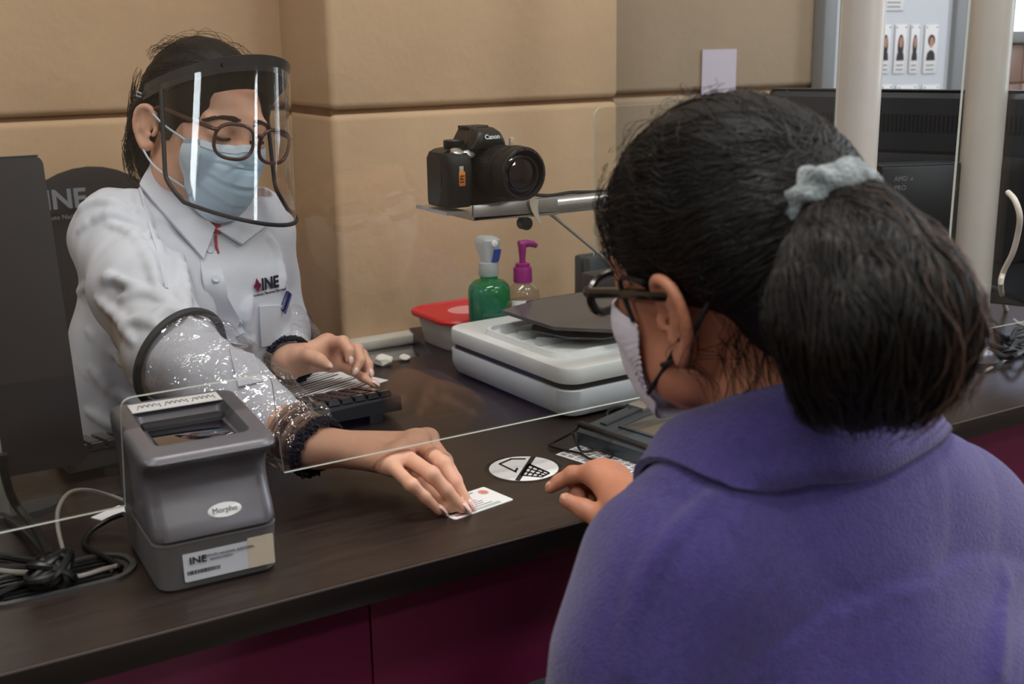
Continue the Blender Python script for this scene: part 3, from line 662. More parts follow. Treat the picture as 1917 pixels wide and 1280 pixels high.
tag(pn, 'black stylus lying across the signature pad', 'pen')
cord = [pe0, Pz(1077, 806, .775), Pz(1040, 826, .756), Pz(1028, 833, .754), Pz(1052, 841, .753), Pz(1085, 848, .753), Pz(1108, 860, .754), Pz(1140, 858, .755), Pz(1146, 848, .756), Pz(1120, 842, .756), Pz(1090, 845, .757), Pz(1078, 825, .765), Pz(1072, 810, .776)]
tag(MB().tube(spline(cord, 6), .0016, 8).build('pen_tether', MT['cable_b'], None), 'thin black tether cord looped beside the signature pad', 'cord')
cord = [Pz(1142, 800, .756), Pz(1137, 772, .757), Pz(1160, 762, .757), Pz(1210, 763, .756), Pz(1260, 768, .755), Pz(1290, 757, .755), Pz(1330, 745, .755)]
tag(MB().tube(spline(cord, 6), .0024, 8).build('pad_cable', MT['cable_b'], None), 'black cable curling behind the signature pad', 'cable')

# ------------------------------------------------------------------ right station: monitor, mini computer, cables
TL = Pd(1440, 166, 2.03); TRr = Pd(1917, 180, 1.80); ax = Vector((TRr.x-TL.x, TRr.y-TL.y, 0)).normalized()
bl = Vector((TL.x, TL.y, ZT))
Mr = frame(bl, ax, Vector((0, 0, 1)))                    # x along the monitor, y up, z towards us
mr = thing('large_monitor', 'large black monitor seen from behind to the right of the posts', 'monitor', bl, rot=Mr.to_3x3())
hm = TL.z-ZT; Wm = .56; y0 = .085
MB().prism(rrect(Wm, hm-y0, .010, 4, Wm/2, (hm+y0)/2), -.02, -.002).build('bezel', MT['black'], mr, ang=30)
MB().rings([[Vector((x, y, z)) for x, y in rrect(Wm-2*i, hm-y0-2*i, .012, 4, Wm/2, (hm+y0)/2)] for i, z in ((.001, -.002), (.004, .004), (.012, .008), (.012, .0085))]).build('back_shell', mat('monitor_back', (42, 46, 52), .4), mr, ang=30)
b = MB()
for k in range(66): b.box((.06+k*.0068, hm-.066, .0084), (.0634+k*.0068, hm-.038, .0096))
b.build('vent', MT['black_rub'], mr, kind='stuff')
MB().box((.0, hm-.001, -.012), (Wm, hm+.0012, .004), .0006).build('top_edge', MT['slate'], mr)
MB().rings([[Vector((x, y, z)) for x, y in rrect(.30-2*i, .17-2*i, .02, 4, .30, .24)] for i, z in ((0, .008), (.004, .022), (.02, .026))]).build('rear_cover', MT['black'], mr, ang=40)
MB().box((.26, .0, .0), (.34, .26, .014), .004).build('neck', MT['black'], mr)
MB().prism(rrect(.26, .20, .03, 5, .30, 0), 0, .010, M=RX(-90) @ TR((0, 0, 0))).build('stand_base', MT['dkgrey'], mr, ang=30)
c0 = Pd(1650, 312, 1.80); ax2 = Vector((1, -.35, 0)).normalized()
pc = thing('mini_computer', 'small black computer box mounted behind the large monitor', 'computer', Vector((c0.x, c0.y, c0.z)), rot=frame((0, 0, 0), ax2, (0, 0, 1)).to_3x3())
MB().box((0, -.17, -.05), (.235, 0, 0), .004).build('computer_case', MT['black'], pc, ang=30)
MB().box((.0, -.0005, -.049), (.235, .0008, -.0005), .0003).build('top_edge', MT['slate'], pc)
text('lettering', 'AMD', .0105, TR((.034, -.020, .0003)), MT['greyink'], pc, bold=.0002); text('lettering', 'PRO', .0105, TR((.034, -.034, .0003)), MT['greyink'], pc, bold=.0002)
b = MB(); b.prism([(0, 0), (.005, 0), (.005, .005)], 0, .0004, M=TR((.049, -.0225, .0002))); b.build('emblem', MT['greyink'], pc, smooth=False)
for k in range(6): MB().box((.006, -.06-k*.010, .0001), (.012, -.054-k*.010, .0006), M=TR((0, 0, 0))).build('vent_slot', MT['slate'], pc)
MB().box((.236, -.045, -.035), (.25, -.012, -.005), .002).build('plug', MT['cable_w'], pc)
pw_ = [Pd(1887, 360, 1.70), Pd(1900, 375, 1.68), Pd(1909, 405, 1.68), Pd(1905, 440, 1.70), Pd(1895, 475, 1.72), Pd(1878, 510, 1.75), Pd(1874, 540, 1.78), Pz(1884, 580), Pz(1905, 606), Pz(1935, 612)]
tag(MB().tube(spline(pw_, 6), .0042, 10).build('power_cord', MT['cable_w'], None), 'pale power cord hanging from the mini computer to the worktop', 'cable')
rs = random.Random(4)
for k in range(7):
    y0_ = 615+k*9
    pts = [Pz(1838+rs.uniform(-8, 14), y0_+rs.uniform(-6, 8), ZT+.006), Pz(1862+rs.uniform(-6, 6), y0_-8+rs.uniform(-10, 14), ZT+.006+.012*rs.random()), Pz(1885+rs.uniform(-6, 6), y0_+rs.uniform(-18, 18), ZT+.008+.025*rs.random()), Pz(1905, y0_+rs.uniform(-14, 16), ZT+.006+.02*rs.random()), Pz(1940, y0_+rs.uniform(-20, 10), ZT+.006)]
    o = MB().tube(spline(pts, 6), .003+.0012*(k % 2), 8).build('tangled_cable', MT['cable_b'], None)
    tag(o, ['farthest back', 'second from the back', 'third from the back', 'middle one', 'third from the front', 'second from the front', 'nearest the front'][k]+' of the black cables tangled under the right-hand screen', 'cable', 'tangled cables at the right station')
tag(MB().tube(spline([Pz(1845, 694, ZT+.003), Pz(1870, 680, ZT+.004), Pz(1895, 667, ZT+.006), Pz(1935, 652, ZT+.004)], 6), .0026, 8).build('grey_cable', MT['cable_g'], None), 'grey cable running across the worktop in front of the black tangle', 'cable')

# ------------------------------------------------------------------ wall paper, photo board
pp = Py(1347, 135, 1.995)
o = thing('wall_notice', 'plain white sheet of paper taped on the wall above the dark hair', 'paper', (pp.x, 1.997, pp.z))
MB().box((-.048, -.0012, -.048), (.048, 0, .048)).build('sheet', mat('lilac_paper', (196, 186, 200), .7), o)
YB = 1.99
b0 = Py(1645, 300, YB).x; b1 = Py(1772, 60, YB).x; f0 = Py(1527, 60, YB).x; f1 = Py(1800, 60, YB).x
bd = thing('photo_board', 'white board in a grey frame with rows of portrait cards', 'notice board', ((b0+b1)/2, YB+.008, 1.3)); bl_ = wmat(bd).translation
zlo, zhi = .95, 1.75
MB().box((b0-.19-bl_.x, -.02, zlo-1.3), (b1-bl_.x, -.005, zhi-1.3)).build('board_face', MT['board'], bd)
fw_ = MT['framegrey']
for nm, lo, hi in (('frame_rail', (f0, -.035, zlo-.03), (b0-.19, 0, zhi+.03)), ('frame_rail', (b1, -.035, zlo-.03), (f1, 0, zhi+.03)), ('frame_rail', (f0, -.035, zhi), (f1, 0, zhi+.04)), ('frame_rail', (f0, -.035, zlo-.04), (f1, 0, zlo))):
    MB().box((lo[0]-bl_.x, lo[1], lo[2]-1.3), (hi[0]-bl_.x, hi[1], hi[2]-1.3), .004).build(nm, fw_, bd)
def wp(px, py): 
    v = Py(px, py, YB-.012)-Vector((bl_.x, YB+.008, 1.3)); return v
def card(px0, px1, py0, py1, face, hl):
    a = wp(px0, py1); c = wp(px1, py0); w_ = c.x-a.x; h_ = c.z-a.z; yq = -.0215
    cd_ = MB().box((a.x, yq-.002, a.z), (c.x, yq, c.z), .0006).build('portrait_card', MT['paper'], bd)
    for u in (.12, .88): MB().lathe([(.002, 0), (.0015, .001)], 10, M=TR((a.x+w_*u, yq-.002, c.z-.006)) @ RX(90)).build('pin', MT['greyink'], cd_)
    mx_ = (a.x+c.x)/2
    if face:
        y_ = yq-.0021
        def ell(r, rz, z, m, nm, yy): MB().lathe([(r, 0), (r, .0003)], 20, M=TR((mx_, yy, a.z+h_*z)) @ RX(90), sy=rz/r).build(nm, m, cd_)
        ell(w_*.26, h_*(.24 if hl else .12), .56 if hl else .68, MT['hairprint'], 'hair_print', y_)
        MB().prism([(-w_*.34, 0), (w_*.34, 0), (w_*.28, h_*.14), (w_*.1, h_*.21), (-w_*.1, h_*.21), (-w_*.28, h_*.14)], 0, .0003, M=TR((mx_, y_-.0003, a.z+h_*.27)) @ RX(90)).build('clothes_print', MT['suitprint'], cd_)
        ell(w_*.14, h_*.11, .64, MT['skinprint'], 'face_print', y_-.0006)
    b = MB()
    for k, f in enumerate((.17, .08)): b.box((a.x+w_*.2, yq-.0024, a.z+h_*f-.0012), (c.x-w_*.2, yq-.0018, a.z+h_*f+.0012))
    b.build('name_line', MT['greyink'], cd_)
for (u0, u1, hl) in ((1643, 1667, 1), (1670, 1697, 1), (1699, 1721, 1), (1725, 1756, 0)): card(u0, u1, 46, 138, True, hl)
card(1650, 1696, -70, 20, True, 0)
for (u0, u1) in ((1643, 1668), (1671, 1716), (1719, 1757)): card(u0, u1, 158, 250, True, 1)

# ------------------------------------------------------------------ clerk's office chair
ch = thing('office_chair', 'dark office chair with a printed rounded backrest behind the clerk', 'chair', (.42, 1.83, 0))
cc = Pd(172, 420, 1.98)-Vector((.42, 1.83, 0))
bm = bmesh.new(); bmesh.ops.create_uvsphere(bm, u_segments=32, v_segments=24, radius=1)
for v in bm.verts:
    x, y, z = v.co; k = 1/max((abs(x)**3.2+abs(z)**3.2)**(1/3.2), 1e-3)*math.hypot(x, z)
    v.co = Vector((x*.9*.21, y*.022+.03*x*x, z*.26)) 
MB().bm(bm, 0, TR((cc.x+.01, cc.y+.01, cc.z-.165)) @ RX(-6)).build('backrest', MT['cloth_chair'], ch)
MB().rings([[Vector((x, y, z)) for x, y in rrect(w_, d_, .08, 6, .06, -.07)] for z, w_, d_ in ((.43, .40, .36), (.45, .45, .42), (.49, .44, .41), (.505, .36, .33))]).build('seat', MT['cloth_chair'], ch)
MB().box((.03, .02, .46), (.09, .16, .49), .004).box((.03, .14, .46), (.09, .165, .86), .004).build('back_support', MT['black'], ch)
MB().lathe([(.028, .06), (.028, .43)], 20, c=(.06, -.07, 0)).build('gas_column', MT['black'], ch)
for k in range(5):
    a = 2*PI*k/5+.3; leg = MB().tube([Vector((.06, -.07, .085)), Vector((.06+.27*math.cos(a), -.07+.27*math.sin(a), .062))], [.022, .014], 8).build('leg', MT['black'], ch)
    MB().lathe([(.026, -.012), (.026, .012)], 16, M=TR((.06+.27*math.cos(a), -.07+.27*math.sin(a), .026)) @ RZ(math.degrees(a)) @ RX(90)).build('caster', MT['black_rub'], leg)
pt = Pd(123, 374, 1.945)-Vector((.42, 1.83, 0)); fx = frame(pt, (1, .0, 0), (0, .1, 1))
text('chair_lettering', 'INE', .044, fx, MT['chairtext'], ch, bold=.0012)
text('chair_lettering', 'Instituto Nacional Electoral', .0105, fx @ TR((0.01, -.028, 0)), MT['chairtext'], ch)

# ------------------------------------------------------------------ cables at the left
def cable(px, r, m, name, label, group=None):
    o = MB().tube(spline([Pz(x, y, ZT+z) for x, y, z in px], 6), r, 8).build(name, m, None); tag(o, label, 'cable', group)
    return o
G = 'cables gathered into the black bundle'
cable([(95, 1052, .02), (60, 1010, .012), (20, 975, .006), (-40, 940, .006)], .004, MT['cable_b'], 'thick_cable', 'thick black cable running from the bundle under the acrylic to the monitor stand')
cable([(92, 1040, .03), (70, 995, .03), (30, 945, .05), (12, 900, .09), (5, 850, .12)], .0045, MT['cable_b'], 'thick_cable', 'black cable rising from the bundle towards the monitor')
cable([(85, 1052, .015), (45, 1048, .008), (10, 1042, .005), (-40, 1038, .005)], .004, MT['cable_b'], 'thin_cable', 'black cable leaving the bundle to the left, uppermost of three', G)
cable([(85, 1060, .012), (40, 1062, .006), (0, 1060, .005), (-40, 1058, .005)], .0035, MT['cable_b'], 'thin_cable', 'black cable leaving the bundle to the left, middle one of three', G)
cable([(90, 1075, .010), (50, 1090, .005), (0, 1110, .004), (-50, 1132, .004)], .0035, MT['cable_b'], 'thin_cable', 'black cable leaving the bundle to the left, nearest the counter edge', G)
cable([(60, 1072, .008), (30, 1071, .004), (0, 1068, .004), (-40, 1064, .004)], .003, MT['cable_g'], 'pale_cable', 'pale grey cable end leaving the black bundle')
cable([(118, 1030, .02), (108, 985, .04), (110, 950, .055), (130, 922, .06), (165, 917, .05), (205, 927, .03), (240, 940, .02)], .0022, MT['cable_g'], 'looped_cable', 'thin grey cable looping up from the bundle to the fingerprint scanner')
cable([(232, 962, .02), (205, 972, .012), (172, 993, .006), (157, 1016, .004), (175, 1032, .004), (205, 1047, .004), (228, 1062, .004)], .0028, MT['cable_b'], 'scanner_cable', 'black cable bending from the fingerprint scanner into the cable port')
cable([(110, 1080, .012), (150, 1078, .006), (190, 1066, .005), (222, 1058, .004)], .0024, MT['cable_g'], 'port_cable', 'thin grey cable lying over the cable port')
# cable bundle: a knot of turns
b = MB(); rs = random.Random(9); c_ = Pz(97, 1066, ZT+.016)
for k in range(9):
    n = Vector((rs.gauss(0, .5), rs.gauss(0, .5), rs.gauss(0, .5)+.3)).normalized(); e1 = n.orthogonal().normalized(); e2 = n.cross(e1); off = Vector((rs.uniform(-.006, .006), rs.uniform(-.005, .005), rs.uniform(-.002, .003)))
    ring = []
    for j in range(22):
        a = 2*PI*j/20; q = e1*math.cos(a)*.022+e2*math.sin(a)*.014; q.z = max(q.z*.7, -.0115); ring.append(c_+off+q)
    b.tube(ring, .0038, 7)
tag(b.build('cable_bundle', MT['cable_b'], None), 'knotted bundle of black cable on the worktop beside the cable port', 'cable')
o = MB().box((-.02, -.013, 0), (.02, .013, .001)).build('paper_slip', MT['paper'], None); p = Pz(212, 962); o.location = p; o.rotation_euler.z = .5
tag(o, 'small white slip of paper beside the fingerprint scanner', 'paper')

# ------------------------------------------------------------------ implicit surfaces for bodies, clothes and hair
class Sdf:
    def __init__(s): s.p = []; s.disp = None
    def raw(s, fn, c, r, k, op): s.p.append((fn, np.array(c, float), r, k, op)); return s
    def cone(s, a, b, ra, rb, k=.01, op=0, flat=None, M=None):
        if M is not None: a, b = M @ Vector(a), M @ Vector(b)
        a = np.array(a, float); b = np.array(b, float); ab = b-a; L2 = max(ab@ab, 1e-12); n = f = None
        if flat is not None:
            n = np.array(M.to_3x3() @ Vector(flat[0]) if M is not None else flat[0], float); n /= np.linalg.norm(n); f = flat[1]
        def fn(P):
            q = P-a
            if n is not None: q = q+np.outer(q@n-(np.clip((q@ab)/L2, 0, 1)*(ab@n)), n)*(1/f-1)
            t = np.clip(((P-a)@ab)/L2, 0, 1); d = np.linalg.norm(q-np.outer(t, ab), axis=1)-(ra+(rb-ra)*t)
            return d*(f if n is not None else 1)
        return s.raw(fn, (a+b)/2, math.sqrt(L2)/2+max(ra, rb), k, op)
    def chain(s, pts, rs, k=.01, op=0, flat=None, M=None):
        for i in range(len(pts)-1): s.cone(pts[i], pts[i+1], rs[i], rs[i+1], k, op, flat, M)
        return s
    def ell(s, c, r, k=.01, op=0, M=None, rot=None):
        R = np.eye(3)
        if rot is not None: R = np.array(rot.to_3x3())
        if M is not None: c = M @ Vector(c); R = np.array(M.to_3x3()) @ R; sc = np.linalg.norm(R[:, 0]); R = R/sc; r = [x*sc for x in r]
        c = np.array(c, float); r = np.array(r, float)
        def fn(P):
            q = (P-c) @ R; k0 = np.linalg.norm(q/r, axis=1); k1 = np.linalg.norm(q/(r*r), axis=1)
            return np.where(k1 > 1e-9, k0*(k0-1)/np.maximum(k1, 1e-9), -r.min())
        return s.raw(fn, c, r.max(), k, op)
    def half(s, o, n, k=.004, R=.6):      # cut away the side n points to
        o = np.array(o, float); n = np.array(n, float); n /= np.linalg.norm(n)
        return s.raw(lambda P: -((P-o)@n), o, R, k, 1)
    def __call__(s, P, mg=.05):
        d = np.full(len(P), 1.)
        for fn, c, r, k, op in s.p:
            i = np.nonzero(((P-c)**2).sum(1) < (r+mg)**2)[0]
            if not len(i): continue
            b = fn(P[i]); a = d[i]
            if op: b = -b; h = np.maximum(k-np.abs(a-b), 0)/k; d[i] = np.maximum(a, b)+h*h*k/4
            else: h = np.maximum(k-np.abs(a-b), 0)/k; d[i] = np.minimum(a, b)-h*h*k/4
        if s.disp is not None:
            i = np.nonzero(np.abs(d) < mg)[0]; d[i] += s.disp(P[i])
        return d
    def bounds(s):
        lo = np.min([c-r for _, c, r, _, op in s.p if not op], axis=0); hi = np.max([c+r for _, c, r, _, op in s.p if not op], axis=0); return lo-.012, hi+.012
    def grad(s, P):
        e = 4e-4; return np.stack([s(P+np.eye(3)[i]*e, .3)-s(P-np.eye(3)[i]*e, .3) for i in range(3)], 1)/(2*e)
    def project(s, P, off=0., it=7):
        P = np.array(P, float)
        for _ in range(it):
            d = s(P, .3); e = 5e-4; g = np.stack([s(P+np.eye(3)[i]*e, .3)-d for i in range(3)], 1)/e; gl = np.linalg.norm(g, axis=1, keepdims=True); g = g/np.maximum(gl, .3)
            P = P-g*np.clip((d-off), -.03, .03)[:, None]*.9
        return P
    def hit(s, px, py, near=.5, far=2.6):
        d = ray(px, py); L = np.linalg.norm(d); t = near
        for _ in range(400):
            q = CO+d*t; v = float(s(q[None], .3)[0])
            if v < 2e-4: break
            t += min(v*.6, .05)/L
            if t > far: return None, None
        g = s.grad(q[None])[0]; g /= np.linalg.norm(g); return Vector(q), Vector(g)
def mesh_sdf(f, h, name, m, parent, lo=None, hi=None, smooth=2, label=None):
    """surface nets on the blocks the surface crosses"""
    l, u = f.bounds(); lo = l if lo is None else np.array(lo); hi = u if hi is None else np.array(hi)
    B = 8; nb = np.ceil((hi-lo)/(B*h)).astype(int)
    g = np.stack(np.meshgrid(*[np.arange(n) for n in nb], indexing='ij'), -1).reshape(-1, 3)
    dc = f(lo+(g+.5)*B*h, .05+B*h); g = g[np.abs(dc) < B*h*1.25]
    off = np.stack(np.meshgrid(*[np.arange(B+1)]*3, indexing='ij'), -1).reshape(-1, 3)
    N = nb*B+2
    key = lambda I: (I[..., 0]*N[1]+I[..., 1])*N[2]+I[..., 2]
    V = np.empty((len(g), (B+1)**3))
    for i in range(0, len(g), 400):
        c = (g[i:i+400, None, :]*B+off[None]); V[i:i+400] = f((lo+c.reshape(-1, 3)*h), .04).reshape(len(c), -1)
    V = V.reshape(-1, B+1, B+1, B+1); base = g*B
    cs = np.stack([V[:, a:a+B, b:b+B, c:c+B] for a in (0, 1) for b in (0, 1) for c in (0, 1)], -1)
    neg = cs < 0; act = neg.any(-1) & ~neg.all(-1)
    bi, ix, iy, iz = np.nonzero(act); cell = base[bi]+np.stack([ix, iy, iz], 1); cv = cs[bi, ix, iy, iz]
    corner = np.array([(a, b, c) for a in (0, 1) for b in (0, 1) for c in (0, 1)], float)
    acc = np.zeros((len(cell), 3)); cnt = np.zeros(len(cell))
    for a in range(8):
        for b in range(a+1, 8):
            if np.abs(corner[a]-corner[b]).sum() != 1: continue
            m_ = (cv[:, a] < 0) != (cv[:, b] < 0); t = np.where(m_, cv[:, a]/np.where(m_, cv[:, a]-cv[:, b], 1), 0)
            acc += np.where(m_[:, None], corner[a]+(corner[b]-corner[a])*t[:, None], 0); cnt += m_
    P = lo+(cell+acc/cnt[:, None])*h
    ks = key(cell); o = np.argsort(ks); ks = ks[o]; P = P[o]
    quads = []
    for ax in range(3):
        e = [0, 0, 0]; e[ax] = 1
        A = V[:, :B, :B, :B]; C_ = V[:, e[0]:B+e[0], e[1]:B+e[1], e[2]:B+e[2]]
        bi, ix, iy, iz = np.nonzero((A < 0) != (C_ < 0)); I = base[bi]+np.stack([ix, iy, iz], 1); flip = A[bi, ix, iy, iz] >= 0
        u_, v_ = [(1, 2), (2, 0), (0, 1)][ax]; du = np.zeros(3, int); du[u_] = 1; dv = np.zeros(3, int); dv[v_] = 1
        idx = []; ok = np.ones(len(I), bool)
        for d_ in (-du-dv, -dv, 0*du, -du):
            k_ = key(I+d_); j = np.searchsorted(ks, k_); j = np.minimum(j, len(ks)-1); ok &= ks[j] == k_; idx.append(j)
        Q = np.stack(idx, 1); Q[flip] = Q[flip][:, ::-1]; quads.append(Q[ok])
    Q = np.concatenate(quads)
    for _ in range(smooth):
        s_ = np.zeros_like(P); n_ = np.zeros(len(P))
        for a, b in ((0, 1), (1, 2), (2, 3), (3, 0)):
            np.add.at(s_, Q[:, a], P[Q[:, b]]); np.add.at(s_, Q[:, b], P[Q[:, a]]); np.add.at(n_, Q[:, a], 1); np.add.at(n_, Q[:, b], 1)
        P = P+.5*(s_/np.maximum(n_, 1)[:, None]-P)
    return npmesh(name, P, Q, m, parent, label)
def npmesh(name, P, Q, m, parent=None, label=None, smooth=True):
    me = bpy.data.meshes.new(name); P = np.asarray(P, float)
    if parent is not None: P = P @ np.array(wmat(parent).inverted().to_3x3()).T+np.array(wmat(parent).inverted().translation)
    me.vertices.add(len(P)); me.vertices.foreach_set('co', P.astype(np.float32).ravel())
    k = Q.shape[1]; me.loops.add(Q.size); me.loops.foreach_set('vertex_index', Q.astype(np.int32).ravel())
    me.polygons.add(len(Q)); me.polygons.foreach_set('loop_start', np.arange(0, Q.size, k, dtype=np.int32))
    me.update(calc_edges=True); me.materials.append(m)
    if smooth: me.shade_smooth()
    o = bpy.data.objects.new(name, me); link(o, parent)
    if parent is not None: WM[o.name] = wmat(parent)
    if label: o['label'] = label
    return o
def strands(name, L, r, m, parent, label=None, kind=None):
    """L: (N,K,3) polylines swept into thin three-sided hairs"""
    L = np.asarray(L, float); N, K, _ = L.shape
    T = np.gradient(L, axis=1); T /= np.maximum(np.linalg.norm(T, axis=2, keepdims=True), 1e-9)
    ref = rng.normal(size=(N, 1, 3)); a = np.cross(T, ref); a /= np.maximum(np.linalg.norm(a, axis=2, keepdims=True), 1e-9); b = np.cross(T, a)
    w_ = np.ones(K); w_[-1] = .3; w_ = (w_*r)[None, :, None]
    P = np.stack([L+(a*math.cos(q)+b*math.sin(q))*w_ for q in (0, 2*PI/3, 4*PI/3)], 2)      # N,K,3,3
    base = (np.arange(N)[:, None]*K+np.arange(K-1)[None])[:, :, None]*3; j = np.arange(3)[None, None]; j2 = (j+1) % 3
    Q = np.stack([base+j, base+j2, base+3+j2, base+3+j], -1).reshape(-1, 4)
    o = npmesh(name, P.reshape(-1, 3), Q, m, parent, label)
    if kind: o['kind'] = kind
    return o
def headmat(pos, az, pitch, roll, sc): return TR(Vector(pos)) @ RZ(az) @ RX(-pitch) @ RY(roll) @ Matrix.Scale(sc, 4)
def head_prims(s, M, neck=None, es=1.):
    """a head with face, ears and neck; local x = the person's right, y = forward, z = up"""
    E = lambda c, r, k=.02, op=0, rot=None: s.ell(c, r, k, op, M, rot)
    Cn = lambda a, b, ra, rb, k=.012, op=0, flat=None: s.cone(a, b, ra, rb, k, op, flat, M)
    E((0, -.018, .034), (.073, .090, .082), .03); E((0, .026, .012), (.063, .060, .078), .03); E((0, .034, -.036), (.055, .052, .058), .03)
    E((0, .026, -.070), (.049, .052, .042), .03); E((0, .062, -.095), (.022, .020, .018), .025)
    for sx in (1, -1):
        E((sx*.036, .054, -.026), (.027, .026, .024), .025); E((sx*.056, .012, -.065), (.012, .026, .020), .03)
        E((sx*.033, .099, .010), (.019, .013, .012), .014, 1)
        E((sx*.032, .0745, .009), (.0165, .0135, .0125), .005)
        Cn((sx*.010, .087, .027), (sx*.048, .072, .028), .007, .006, .015)
        # ear: rim, inner fold, lobe
        x0 = sx*.072; rim = [(x0, .006, .004), (x0+sx*.006, .006, .022), (x0+sx*.012, -.006, .029), (x0+sx*.015, -.020, .022), (x0+sx*.014, -.024, .004), (x0+sx*.010, -.018, -.014), (x0+sx*.005, -.006, -.026), (x0+sx*.001, .002, -.022)]
        rim = [(x0+(a-x0)*es, b*es-.012, c*es-.010) for a, b, c in rim]
        s.chain(spline(rim, 4), list(np.interp(np.linspace(0, 7, 29), range(8), [.0040, .0042, .0043, .0043, .0042, .0046, .0062, .0045])), .003, 0, None, M)
        E((x0+sx*.006*es, -.020, -.008), (.0042*es, .014*es, .023*es), .006)
        Cn((x0+sx*.010, -.024, .008), (x0+sx*.009, -.024, -.012), .004, .004, .006)
        Cn((x0+sx*.004, .0, -.010), (x0+sx*.006, -.002, -.016), .004, .004, .005)
        E((x0+sx*.0125, -.0105, -.009), (.0075, .0075*es, .0125*es), .004, 1); E((x0+sx*.0135*es, -.0155, .0075*es-.004), (.0045, .0055*es, .010*es), .004, 1)
    Cn((0, .086, .016), (0, .103, -.020), .0075, .011, .014); Cn((0, .103, -.020), (0, .088, -.034), .009, .007, .012)
    E((0, .083, -.052), (.022, .008, .006), .008); E((0, .082, -.061), (.018, .008, .006), .008)
    if neck is not None:
        a = M @ Vector((0, -.030, -.045)); s.chain([a, neck[0], neck[1]], [.050, .049, .058], .03)
def hand_prims(s, W, fore, mcps, fingers, thumb, n, rp=.0115, fl=.72):
    """W wrist, fore a point up the forearm, mcps four knuckles, fingers four lists of joints, thumb list from its root; n = back of the hand"""
    n = np.array(n, float)
    s.cone(fore, W, .033, .024, .02, 0, (n, .85))
    for i, m_ in enumerate(mcps):
        s.cone(W, m_, .019, rp+.0005, .016, 0, (n, fl+.1))
    for i in range(3): s.cone(mcps[i], mcps[i+1], rp, rp, .012, 0, (n, .95))
    for i, f_ in enumerate(fingers):
        k = (1, 1.04, .98, .84)[i]; pts = [mcps[i]]+list(f_)
        s.chain(pts, [.0100*k, .0089*k, .0080*k, .0064*k][:len(pts)], .0035)
        s.ell(f_[0], (.0093*k,)*3, .004)
    s.chain([W]+list(thumb), [.016, .0165, .0118, .0098, .0078], .006)
def nail(name, parent, base, tip, n, w_=.0048, L=.015, m=None):
    """long nail lying on the last finger joint and reaching past its tip"""
    base, tip = Vector(base), Vector(tip); t = (tip-base).normalized(); n = (Vector(n)-t*t.dot(Vector(n))).normalized(); sd = t.cross(n)
    o = tip-t*.0055; R = []
    for u, ww, hh in ((0, .75, .0), (.25, 1, .0012), (.6, 1, .0010), (.85, .85, -.0002), (1, .45, -.0014)):
        c = o+t*(u*L)+n*(.0060+hh)
        R.append([c+sd*(w_*ww*math.sin(a))+n*(w_*.55*(math.cos(a)-1)) for a in np.linspace(-1.25, 1.25, 7)]+[c+sd*(w_*ww*math.sin(a))+n*(w_*.55*(math.cos(a)-1)-.0008) for a in np.linspace(1.25, -1.25, 7)])
    return MB().rings(R).build(name, m, parent, world=True)
def ribbon(name, s, pxs, width, th, m, parent, off=.001, seg=4, label=None):
    """strip of cloth laid on a surface along sight lines"""
    P = []; 
    for a in range(len(pxs)-1):
        for k in range(seg): t = k/seg; P.append((pxs[a][0]*(1-t)+pxs[a+1][0]*t, pxs[a][1]*(1-t)+pxs[a+1][1]*t))
    P.append(pxs[-1]); H = [s.hit(*q) for q in P]; H = [h_ for h_ in H if h_[0] is not None]; R = []
    for i, (q, n) in enumerate(H):
        t = (H[min(i+1, len(H)-1)][0]-H[max(i-1, 0)][0]).normalized(); sd = t.cross(n).normalized()*width/2
        R.append([q-sd+n*(off-.002), q-sd+n*(off+th*.6), q+n*(off+th), q+sd+n*(off+th*.6), q+sd+n*(off-.002)])
    return MB().rings(R).build(name, m, parent, world=True, label=label)
def patch(name, s, corners, nu, nv, th, m, parent, off=.001, label=None):
    """piece of cloth laid on a surface; corners are sight lines in order"""
    T_, B_ = [], []; c = [np.array(q, float) for q in corners]
    for i in range(nv+1):
        for j in range(nu+1):
            u, v = j/nu, i/nv; q = (c[0]*(1-u)+c[1]*u)*(1-v)+(c[3]*(1-u)+c[2]*u)*v
            p_, n = s.hit(*q); T_.append(p_+n*(off+th)); B_.append(p_+n*(off-.002))
    b = MB(); W1 = nu+1; n = len(T_); f = []
    for i in range(nv):
        for j in range(nu):
            a = i*W1+j; f.append((a, a+1, a+W1+1, a+W1)); f.append((n+a, n+a+W1, n+a+W1+1, n+a+1))
    ed = [j for j in range(nu)]+[i*W1+nu for i in range(nv)]+[nv*W1+j for j in range(nu, 0, -1)]+[i*W1 for i in range(nv, 0, -1)]
    for i in range(len(ed)): a, c_ = ed[i], ed[(i+1) % len(ed)]; f.append((a, n+a, n+c_, c_))
    return b.add(T_+B_, f).build(name, m, parent, world=True, label=label)

SKIN = mat('skin', (222, 170, 144), .5, var=.06, vscale=40, sss=.15, bump=.03, bscale=500)
SKIN2 = mat('skin_customer', (190, 128, 100), .5, var=.06, vscale=40, sss=.15, bump=.03, bscale=500)
NAILM = mat('nail_polish', (232, 196, 188), .22, coat=.6)
SHIRT = mat('white_shirt', (208, 211, 222), .8, bump=.06, bscale=900)
HAIR = mat('black_hair', (17, 14, 14), .62, var=.25, vscale=60, spec=.25)
HAIRS = mat('hair_strand', (19, 15, 14), .42, spec=.45)
TROUSER = mat('dark_trousers', (36, 36, 42), .85); SHOE = mat('shoe', (22, 20, 20), .4)
def wob(P, A, f, seed=0):
    r_ = np.random.default_rng(seed); d = np.zeros(len(P))
    for i in range(6):
        k = r_.normal(size=3)*f*(1+.35*i); d += A/(1+.4*i)*np.sin(P@k+r_.uniform(0, 6.28))
    return d
